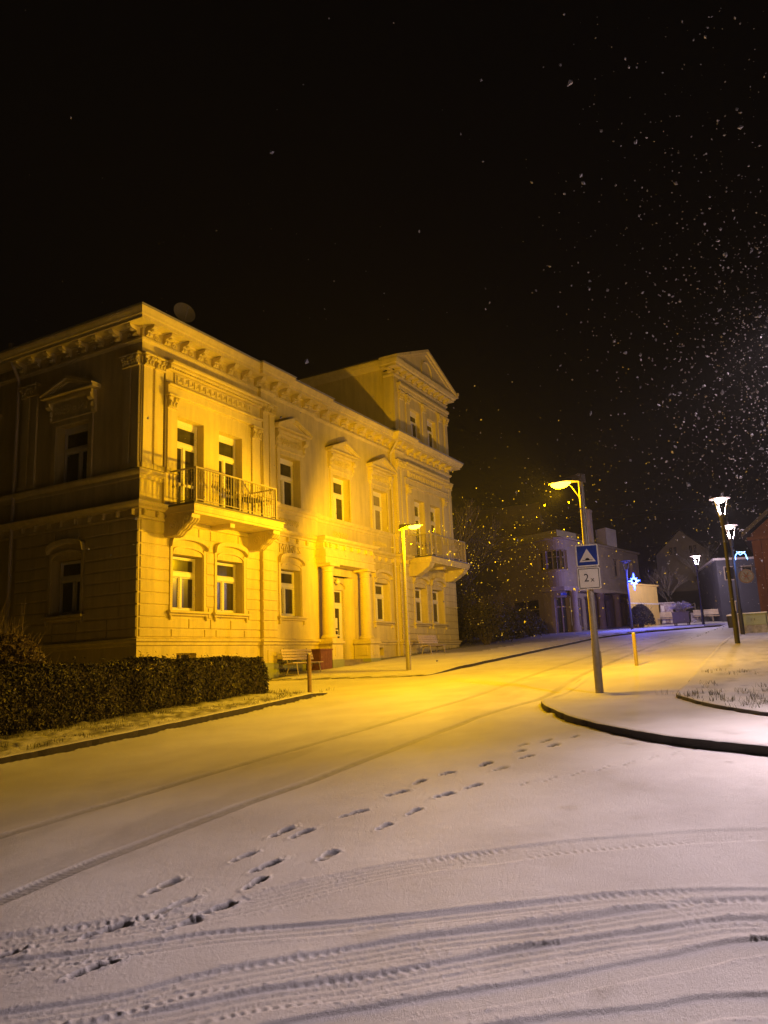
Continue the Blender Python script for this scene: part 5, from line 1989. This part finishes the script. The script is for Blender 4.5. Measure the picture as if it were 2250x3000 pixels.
ops_c = [(a, b, 7.62, 9.05) for a, b in wins_u] + [(a, b, 2.4, 5.6) for a, b in doors_g]
curved_wall(cw, TCH, 0, SL, 2.2, 9.9, ops_c)
cw.build('wall', 'plaster_grey', ch, recalc=False)
cb = MB()
band(cb, TCH, 0, SL, 9.82, 9.95, -.02, .22); cb.build('cornice', 'plaster_grey', ch)
cb = MB(); band(cb, TCH, 0, SL, 7.42, 7.5, -.02, .06); cb.build('string_course', 'plaster_grey', ch)
ca = MB(); band(ca, TCH, SLt(.0), SR(.97), 6.05, 6.35, -.02, .55); ca.build('canopy', 'plaster_grey', ch)
sg_ = MB(); band(sg_, TCH, SR(-.01), SR(.08), 5.75, 5.92, .0, .12); sg_.build('sign_strip', 'sign_blue', ch)
for a, b in wins_u:
    f = MB(); T = TCH
    m_ = (a + b) / 2
    for p in ((a, a + .08, 7.62, 9.05), (b - .08, b, 7.62, 9.05), (m_ - .05, m_ + .05, 7.62, 9.05), (a, b, 8.52, 8.60), (a, b, 8.98, 9.05), (a, b, 7.62, 7.70)):
        band(f, T, p[0], p[1], p[2], p[3], -.25, -.18)
    o = f.build('window', 'plaster_brown', ch)
    p = MB(); band(p, T, a, b, 7.62, 9.05, -.28, -.26); p.build('pane', 'dark_open', o)
for i, (a, b) in enumerate(doors_g):
    f = MB()
    m_ = (a + b) / 2
    for p in ((a, a + .1, 2.4, 5.6), (b - .1, b, 2.4, 5.6), (m_ - .05, m_ + .05, 2.4, 5.6), (a, b, 4.9, 5.0)):
        band(f, TCH, p[0], p[1], p[2], p[3], -.26, -.18)
    o = f.build('doorway', 'plaster_brown', ch)
    p = MB(); band(p, TCH, a, b, 2.4, 5.6, -.29, -.27); p.build('pane', 'dark_open', o)
for f_ in (.035, .35, .555, .75):
    s = SR(f_)
    p = TCH(s, .42, 0)
    m = MB(); m.lathe([(.33, 2.6), (.33, 3.5), (.26, 3.6), (.24, 5.6), (.3, 5.75), (.32, 6.05)], (p[0], p[1], 0), 14)
    m.build('column', 'plaster_grey', ch, smooth=True)
es = MB()
p = TCH(SR(.43), -.24, 4.22)
band(es, TCH, SR(.425), SR(.44), 4.12, 4.32, -.24, -.20); es.build('lit_notice', 'screen_cyan', ch)
cr_ = MB()
body = [(54.9, 16.0), (69.2, 13.2), (72, 22), (60, 24.4)]
cr_.prism(body, 9.9, 10.05, lambda a, b, h: (a, b, h))
cr_.prism([(57.5, 16.5), (67.0, 14.5), (69, 19), (60, 21.5)], 10.05, 11.0, lambda a, b, h: (a, b, h))
cr_.build('roof', 'house_dim', ch)
ck = MB(); ck.box(60.3, 61.0, 14.55, 15.2, 10.0, 12.6); ck.box(60.25, 61.05, 14.5, 15.25, 12.6, 12.75); ck.build('chimney', 'house_brown', ch)
dm2 = MB(); dm2.prism([(62.5, 13.9), (64.5, 13.55), (65.2, 14.5), (63.2, 14.9)], 10.05, 11.5, lambda a, b, h: (a, b, h)); dm2.build('dormer', 'house_dim', ch)

# ================================================================== TAN BLOCK, NOTICE WALL and other things on the square
tb_ = thing('garage_block', 'tan rendered flat roofed block beside the blue star', 'building', (59.0, 11.2, 3.2))
pa = [(56.9, 11.45), (60.6, 10.15), (64.5, 11.3), (60.6, 12.1)]
m = MB(); m.prism(pa, 2.6, 6.30, lambda a, b, h: (a, b, h)); m.build('wall', 'plaster_tan', tb_)
m = MB(); m.prism([(56.8, 11.42), (60.68, 10.02), (64.7, 11.3), (60.6, 12.18)], 6.302, 6.42, lambda a, b, h: (a, b, h)); m.build('roof_edge', 'plaster_tan', tb_)
m = MB(); m.prism([(56.86, 11.43), (60.64, 10.10), (60.7, 10.25), (56.9, 11.6)], 4.95, 5.04, lambda a, b, h: (a, b, h)); m.build('string_course', 'frame_white', tb_)
nb = thing('notice_wall', 'small wall covered with torn posters right of the tan block', 'notice board', (61.3, 9.75, 3.4))
m = MB(); m.prism([(61.15, 10.12), (61.45, 9.30), (61.6, 9.36), (61.3, 10.18)], 3.3, 5.02, lambda a, b, h: (a, b, h)); m.build('panel', 'poster_paint', nb)
m = MB(); m.prism([(61.0, 10.2), (61.38, 9.15), (61.75, 9.3), (61.35, 10.3)], 5.03, 5.12, lambda a, b, h: (a, b, h)); m.build('roof', 'snow_twig', nb)
for k in range(8):
    c = (k % 3, k // 3)
    y0 = 10.06 - .26 * c[0] - .02 * (k % 2); z0 = 3.55 + .47 * c[1]
    xx = lambda y: 61.15 + (10.12 - y) * .366 - .012
    m = MB(); m.add([(xx(y0), y0, z0), (xx(y0 - .2), y0 - .2, z0), (xx(y0 - .2), y0 - .2, z0 + .38), (xx(y0), y0, z0 + .38)] + [(xx(y0) - .01, y0, z0), (xx(y0 - .2) - .01, y0 - .2, z0), (xx(y0 - .2) - .01, y0 - .2, z0 + .38), (xx(y0) - .01, y0, z0 + .38)], [(4, 5, 6, 7), (0, 1, 5, 4), (3, 2, 6, 7)])
    m.build('poster', ('paper', 'poster_paint', 'paper')[k % 3], nb)
shrub('bush', 'round dark bush at the foot of the unlit lamp', 'bush', 56.6, 10.75, gz(56.6) + .1, .95, .95, 1.85, 3200, .07, 'leaf_dark', None, 60, 'twig', 61, .3)


def far_bench(label, x, y, rz):
    b_ = bench(label, (x, y, gz(x) + .1), rz, 1.5)


far_bench('snowy bench in front of the tan block', 60.6, 9.75, math.radians(-70))
far_bench('left of the two snowy benches behind the planter', 62.0, 7.2, math.radians(-80))
far_bench('right of the two snowy benches behind the planter', 60.9, 6.0, math.radians(-80))
pl = thing('planter', 'dark square planter box on legs with a snow covered bush', 'planter', (56.1, 7.95, gz(56.1)))
z0 = gz(56.1) + .1
m = MB(); m.box(55.6, 56.6, 7.45, 8.5, z0 + .18, z0 + .85); m.box(55.56, 56.64, 7.41, 8.54, z0 + .85, z0 + .91); m.build('box', 'iron_dark', pl)
for sx in (55.68, 56.46):
    for sy in (7.53, 8.36):
        m = MB(); m.box(sx, sx + .08, sy, sy + .08, z0 - .05, z0 + .18); m.build('leg', 'iron_dark', pl)
rs = np.random.default_rng(5)
m = MB()
for i in range(260):
    a = rs.uniform(0, 2 * PI); e = rs.uniform(.2, 1.0)
    p0 = Vector((56.1, 7.97, z0 + .85)); p1 = p0 + Vector((1.0 * e * math.cos(a), 1.0 * e * math.sin(a), .75 * (1.05 - .6 * e * e) * rs.uniform(.6, 1.1)))
    pm_ = p0.lerp(p1, .55) + Vector((0, 0, .18))
    m.tube(p0, pm_, .02, .016, 4, False); m.tube(pm_, p1, .018, .01, 4, False)
m.build('plant', 'snow_twig', pl, recalc=False)

# kerbside cabinet and small things at the right
cab = thing('utility_cabinet', 'green double door utility cabinet on a grimy concrete base', 'cabinet', (38.4, 2.45, gz(38.4)))
CA = Matrix.Translation((38.35, 2.47, gz(38.4) + .03)) @ Matrix.Rotation(math.radians(-40), 4, 'Z')


def TCB(x, y, z):
    v = CA @ Vector((y, -x, z)); return (v.x, v.y, v.z)
# local here: x to the viewer's right, y away from the viewer


CA = Matrix.Translation((38.35, 2.47, gz(38.4) + .03)) @ Matrix.Rotation(math.radians(-8), 4, 'Z')
m = MB(TCB); m.box(-.56, .56, 0, .4, -.1, .42); m.build('base', 'cabinet_base', cab)
m = MB(TCB); m.box(-.55, .55, .0, .39, .422, .90); m.build('body', 'cabinet_green', cab)
for sx in (-.275, .275):
    m = MB(TCB); m.box(sx - .262, sx + .262, -.018, -.002, .44, .885); o = m.build('door', 'cabinet_green', cab)
    h_ = MB(TCB); h_.box(sx * .25 - .015, sx * .25 + .015, -.035, -.018, .62, .72); h_.build('handle', 'iron_dark', o)
m = MB(TCB); m.box(-.62, .62, -.06, .45, .903, .945); o = m.build('lid', 'cabinet_green', cab)
m = MB(TCB); m.box(-.61, .61, -.05, .44, .946, .975); m.build('snow_cover', 'snow', o)
for sx in (-.61, .59):
    m = MB(TCB); m.box(sx, sx + .02, -.02, .05, -.1, .90); m.build('edge_post', 'galv', cab)
lb_ = thing('litter_bin', 'small snow topped litter bin between the lantern pole and the green cabinet', 'litter bin', (39.2, 3.42, gz(39.2)))
z0 = gz(39.2) + .1
m = MB(); m.lathe([(.17, .25), (.20, .75), (.20, .78)], (39.2, 3.42, z0), 14); m.build('bin', 'post_grey', lb_, smooth=True)
m = MB(); m.lathe([(.22, .79), (.2, .84), (.03, .89)], (39.2, 3.42, z0), 14); m.build('snow_cap', 'snow', lb_, smooth=True)
m = MB(); m.tube((39.2, 3.18, z0 - .1), (39.2, 3.18, z0 + 1.45), .028); m.tube((39.2, 3.12, z0 + 1.45), (39.2, 3.42, z0 + 1.45), .024); m.build('post', 'galv', lb_)

# red house at the right edge
rh = thing('red_house', 'reddish brown gabled house at the right edge of the square', 'house', (46, -2, 2.4))
m = MB()
m.box(44.0, 54.0, -6.6, 2.42, 1.8, 7.35)
m.add([(44.0, 2.42, 7.35), (44.0, -6.6, 7.35), (44.0, -2.1, 11.0), (54, 2.42, 7.35), (54, -6.6, 7.35), (54, -2.1, 11.0)], [(0, 1, 2), (3, 5, 4)])
m.build('wall', 'plaster_red', rh)
m = MB()
for s in (1, -1):
    yy = -2.1 + s * 4.95
    m.add([(43.55, -2.1, 11.15), (54.4, -2.1, 11.15), (54.4, yy, 7.15), (43.55, yy, 7.15), (43.55, -2.1, 11.4), (54.4, -2.1, 11.4), (54.4, yy, 7.4), (43.55, yy, 7.4)], [(0, 3, 2, 1), (4, 5, 6, 7), (0, 4, 7, 3), (1, 2, 6, 5), (3, 7, 6, 2), (0, 1, 5, 4)])
m.build('roof', 'roof_dark', rh)
m = MB(); m.box(43.93, 44.0, 2.0, 2.30, 2.2, 7.2); m.build('corner_strip', 'plaster_red', rh)
m = MB(); m.box(43.7, 44.0, -6.5, 2.6, 7.0, 7.16); m.build('eaves_board', 'plaster_red', rh)
for yy in (-0.6, -3.6):
    m = MB(); m.box(43.95, 44.02, yy - .6, yy + .6, 3.6, 5.4); o = m.build('window', 'frame_white', rh)
    p = MB(); p.box(43.93, 43.945, yy - .5, yy + .5, 3.7, 5.3); p.build('pane', 'pane_dark', o)
sg2 = thing('hanging_sign', 'round dark hanging sign bracketed to the corner of the red house', 'sign', (43.5, 2.85, 4.75))
m = MB()
vs = []; fs = []
for xx in (43.46, 43.52):
    for i in range(24):
        a = 2 * PI * i / 24; vs.append((xx, 2.85 + .37 * math.cos(a), 5.16 + .37 * math.sin(a)))
fs = [(i, (i + 1) % 24, 24 + (i + 1) % 24, 24 + i) for i in range(24)] + [tuple(range(24))[::-1], tuple(range(24, 48))]
m.add(vs, fs); m.build('disc', 'iron_dark', sg2)
m = MB(); m.path([(43.45, 2.85 + .33 * math.cos(2 * PI * i / 20), 5.16 + .33 * math.sin(2 * PI * i / 20)) for i in range(21)], .015, 5)
for i in range(6):
    a = 2 * PI * i / 6; m.path([(43.45, 2.85, 5.16), (43.45, 2.85 + .22 * math.cos(a), 5.16 + .22 * math.sin(a))], .02, 5)
m.build('relief', 'box_brown', sg2)
m = MB(); m.tube((43.6, 2.4, 5.62), (43.5, 3.2, 5.62), .02); m.tube((43.6, 2.4, 5.2), (43.5, 2.9, 5.6), .014); m.tube((43.49, 2.85, 5.52), (43.49, 2.85, 5.62), .012); m.build('bracket', 'iron_dark', sg2)

# pale house lit blue by the decoration
bh = thing('blue_lit_house', 'pale house washed with blue light behind the middle lantern', 'house', (62, 4.2, 3.2))
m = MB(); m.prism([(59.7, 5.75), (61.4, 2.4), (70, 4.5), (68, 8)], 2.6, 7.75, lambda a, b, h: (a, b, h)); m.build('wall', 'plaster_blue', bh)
m = MB(); m.prism([(59.45, 5.9), (61.3, 2.2), (70, 4.3), (68, 8.2)], 7.752, 7.9, lambda a, b, h: (a, b, h)); m.build('roof', 'house_dim', bh)
for f0, z0, z1 in ((.12, 6.3, 7.3), (.45, 6.3, 7.3), (.72, 4.3, 5.2)):
    p0 = Vector((59.7, 5.75)).lerp(Vector((61.4, 2.4)), f0); p1 = Vector((59.7, 5.75)).lerp(Vector((61.4, 2.4)), f0 + .2)
    nx = Vector((-.89, -.45))
    m = MB(); m.prism([tuple(p0 + nx * .04), tuple(p1 + nx * .04), tuple(p1 - nx * .05), tuple(p0 - nx * .05)], z0, z1, lambda a, b, h: (a, b, h)); o = m.build('window', 'plaster_grey', bh)
    q0 = p0.lerp(p1, .1); q1 = p0.lerp(p1, .9)
    m = MB(); m.prism([tuple(q0 + nx * .06), tuple(q1 + nx * .06), tuple(q1 + nx * .042), tuple(q0 + nx * .042)], z0 + .07, z1 - .07, lambda a, b, h: (a, b, h)); m.build('pane', 'dark_open', o)

# gabled house far up the hill
gh = thing('gabled_house', 'dim grey gabled house far up behind the square', 'house', (90, 12, 6))
m = MB()
y0, y1, ym, xf = 9.2, 14.6, 11.9, 89.0
m.add([(xf, y0, 4), (xf, y1, 4), (xf, y1, 11.9), (xf, ym, 14.4), (xf, y0, 11.9), (xf + 8, y0, 4), (xf + 8, y1, 4), (xf + 8, y1, 11.9), (xf + 8, ym, 14.4), (xf + 8, y0, 11.9)],
      [(0, 1, 2, 3, 4), (9, 8, 7, 6, 5), (0, 5, 6, 1), (1, 6, 7, 2), (4, 9, 5, 0)])
m.build('wall', 'house_dim', gh)
m = MB()
for a, b in ((y1, 1), (y0, -1)):
    m.add([(xf - .3, ym, 14.45), (xf + 8.2, ym, 14.45), (xf + 8.2, a + .4 * b, 11.65), (xf - .3, a + .4 * b, 11.65), (xf - .3, ym, 14.6), (xf + 8.2, ym, 14.6), (xf + 8.2, a + .4 * b, 11.8), (xf - .3, a + .4 * b, 11.8)], [(0, 3, 2, 1), (4, 5, 6, 7), (0, 4, 7, 3), (3, 7, 6, 2)])
m.build('roof', 'roof_dark', gh)
for yy in (13.0, 12.55, 10.95, 10.5):
    m = MB(); m.box(xf - .05, xf + .02, yy - .18, yy + .18, 11.75, 12.65); o = m.build('window', 'house_brown', gh)
    p = MB(); p.box(xf - .07, xf - .052, yy - .14, yy + .14, 11.8, 12.6); p.build('pane', 'dark_open', o)

# dark steep roofed house behind the shrubbery
dh = thing('dark_house', 'large dark house with a long roof behind the shrubbery', 'house', (70, 24, 4))
m = MB(); m.box(66, 76, 20.6, 29.0, 3, 12.2); m.build('wall', 'house_brown', dh)
m = MB(); m.add([(65.6, 20.2, 12.2), (65.6, 29.4, 12.2), (70.5, 28.2, 15.9), (70.5, 21.6, 15.9), (76.4, 20.2, 12.2), (76.4, 29.4, 12.2)], [(0, 1, 2, 3), (3, 2, 5, 4), (0, 3, 4), (1, 5, 2), (0, 4, 5, 1)])
m.build('roof', 'house_brown', dh)
for yy in (22.6, 25.0, 27.4):
    m = MB(); m.box(65.94, 66.01, yy - .5, yy + .5, 8.6, 10.2); o = m.build('window', 'house_dim', dh)
    p = MB(); p.box(65.92, 65.938, yy - .4, yy + .4, 8.7, 10.1); p.build('pane', 'dark_open', o)

# trees on the slope behind the square
FT = [(70.5, 10.6, 5.0, 31, 'snowy bare tree left of the farthest lantern, behind the planter'), (70.0, 5.6, 4.8, 32, 'snowy bare tree right of the farthest lantern'), (80, 9.0, 6.0, 33, 'dim bare tree highest on the slope behind the square')]
for x, y, h, sd_, lb in FT:
    z = gz(x) + (max(0, x - 72) * .16)
    bare_tree('bare_tree', lb, x, y, z, h, .55, sd_, 6, .12, twig_mat='snow_twig')
lw = thing('low_wall', 'low dark wall at the back of the square below the trees', 'wall', (63, 3.5, 3.4))
m = MB(); m.prism([(63.0, 5.2), (60.6, 2.6), (60.9, 2.3), (63.4, 5.0)], 3.0, 4.25, lambda a, b, h: (a, b, h)); m.build('wall', 'house_brown', lw)
m = MB(); m.prism([(62.95, 5.3), (60.5, 2.6), (60.95, 2.2), (63.5, 5.0)], 4.252, 4.33, lambda a, b, h: (a, b, h)); m.build('snow_coping', 'snow_twig', lw)
hr = thing('hand_rail', 'thin handrail beside the steps right of the notice wall', 'handrail', (62.5, 8.8, 3.5))
m = MB()
m.path([(61.6, 9.15, 4.35), (64.5, 8.1, 5.1)], .03, 6); m.build('rail', 'galv', hr)
for k in range(3):
    t = k / 2
    m = MB(); m.tube((61.6 + 2.9 * t, 9.15 - 1.05 * t, 3.2), (61.6 + 2.9 * t, 9.15 - 1.05 * t, 4.35 + .75 * t), .022); m.build('post', 'galv', hr)
stt = MB()
for k in range(6):
    stt.prism([(61.9 + .45 * k, 9.3 - .16 * k), (61.3 + .45 * k, 7.9 - .16 * k), (65.5, 6.5), (66, 8.0)], 3.3, 3.55 + .16 * k, lambda a, b, h: (a, b, h))
so = stt.build('garden_steps', 'snow_twig')
tag(so, 'broad snow dusted steps behind the planter', 'steps')

# table on the near balcony
bt = thing('balcony_table', 'small covered table standing on the near balcony of the mansion', 'table', (20.5, 16.3, 6.56))
m = MB(); m.box(20.0, 20.85, 16.08, 16.62, 7.20, 7.25); m.build('table_top', 'iron_dark', bt)
for sx in (20.04, 20.77):
    for sy in (16.12, 16.54):
        m = MB(); m.box(sx, sx + .04, sy, sy + .04, 6.557, 7.2); m.build('leg', 'iron_dark', bt)

# ================================================================== FALLING SNOW
# flakes packed near the lamps to imitate their lit glow, thin elsewhere
def flake_cluster(n, c, sd):
    return rng.normal(size=(n, 3)) * np.array(sd) + np.array(c)


P = np.concatenate([
    flake_cluster(2600, (17.5, 0.2, 7.0), (6.0, 1.6, 2.3)),
    flake_cluster(2600, (11.0, 0.1, 4.9), (2.6, .75, 1.1)),
    flake_cluster(560, (18.2, 5.8, 4.0), (2.4, 1.5, 1.3)),
    flake_cluster(600, (24.0, 10.6, 4.9), (1.8, 1.5, 1.0)),
    flake_cluster(1700, (40.0, 8.5, 6.0), (7.0, 4.5, 2.8)),
    np.stack([rng.uniform(4, 46, 900), rng.uniform(-4, 15, 900), rng.uniform(.6, 12, 900)], -1)])
dist = np.linalg.norm(P - np.array([0, 0, 1.65]), axis=1)
P = P[(dist > 3.2) & ((dist > 11) | (P[:, 2] > 2.6)) & (P[:, 2] > g(P[:, 0]) + .15) & (P[:, 1] < 15.2)]
n = len(P)
V = np.array([(1, 0, 0), (-1, 0, 0), (0, 1, 0), (0, -1, 0), (0, 0, 1.5), (0, 0, -1.5)], float)
Fq = [(0, 2, 4), (2, 1, 4), (1, 3, 4), (3, 0, 4), (2, 0, 5), (1, 2, 5), (3, 1, 5), (0, 3, 5)]
a = rng.normal(size=(n, 3, 3))
q, _ = np.linalg.qr(a)
tilt = np.eye(3)
size = rng.gamma(1.6, .0034, n) + .0022
vv = (V[None] * rng.uniform(.6, 1.3, (n, 6, 1))) @ q * size[:, None, None]
vv = vv + P[:, None, :]
ff = (np.array(Fq)[None] + (np.arange(n) * 6)[:, None, None]).reshape(-1, 3)
me = bpy.data.meshes.new('falling_snow')
me.from_pydata(vv.reshape(-1, 3).tolist(), [], ff.tolist())
me.materials.append(M['flake'])
fo = bpy.data.objects.new('falling_snow', me)
COL.objects.link(fo)
fo['kind'] = 'stuff'

# ================================================================== SNOWY AIR
hz_m = bpy.data.materials.new('snow_haze')
hz_m.use_nodes = True
nt = hz_m.node_tree
nt.nodes.remove(nt.nodes['Principled BSDF'])
pv = nt.nodes.new('ShaderNodeVolumePrincipled')
pv.inputs['Color'].default_value = (0.85, 0.84, 0.86, 1)
pv.inputs['Density'].default_value = 0.0005
pv.inputs['Anisotropy'].default_value = 0.35
nt.links.new(pv.outputs[0], nt.nodes['Material Output'].inputs['Volume'])
M['snow_haze'] = hz_m
hb = MB(); hb.box(-210, 310, -260, 260, -16, 60)
ho = hb.build('haze', 'snow_haze')
ho['kind'] = 'stuff'
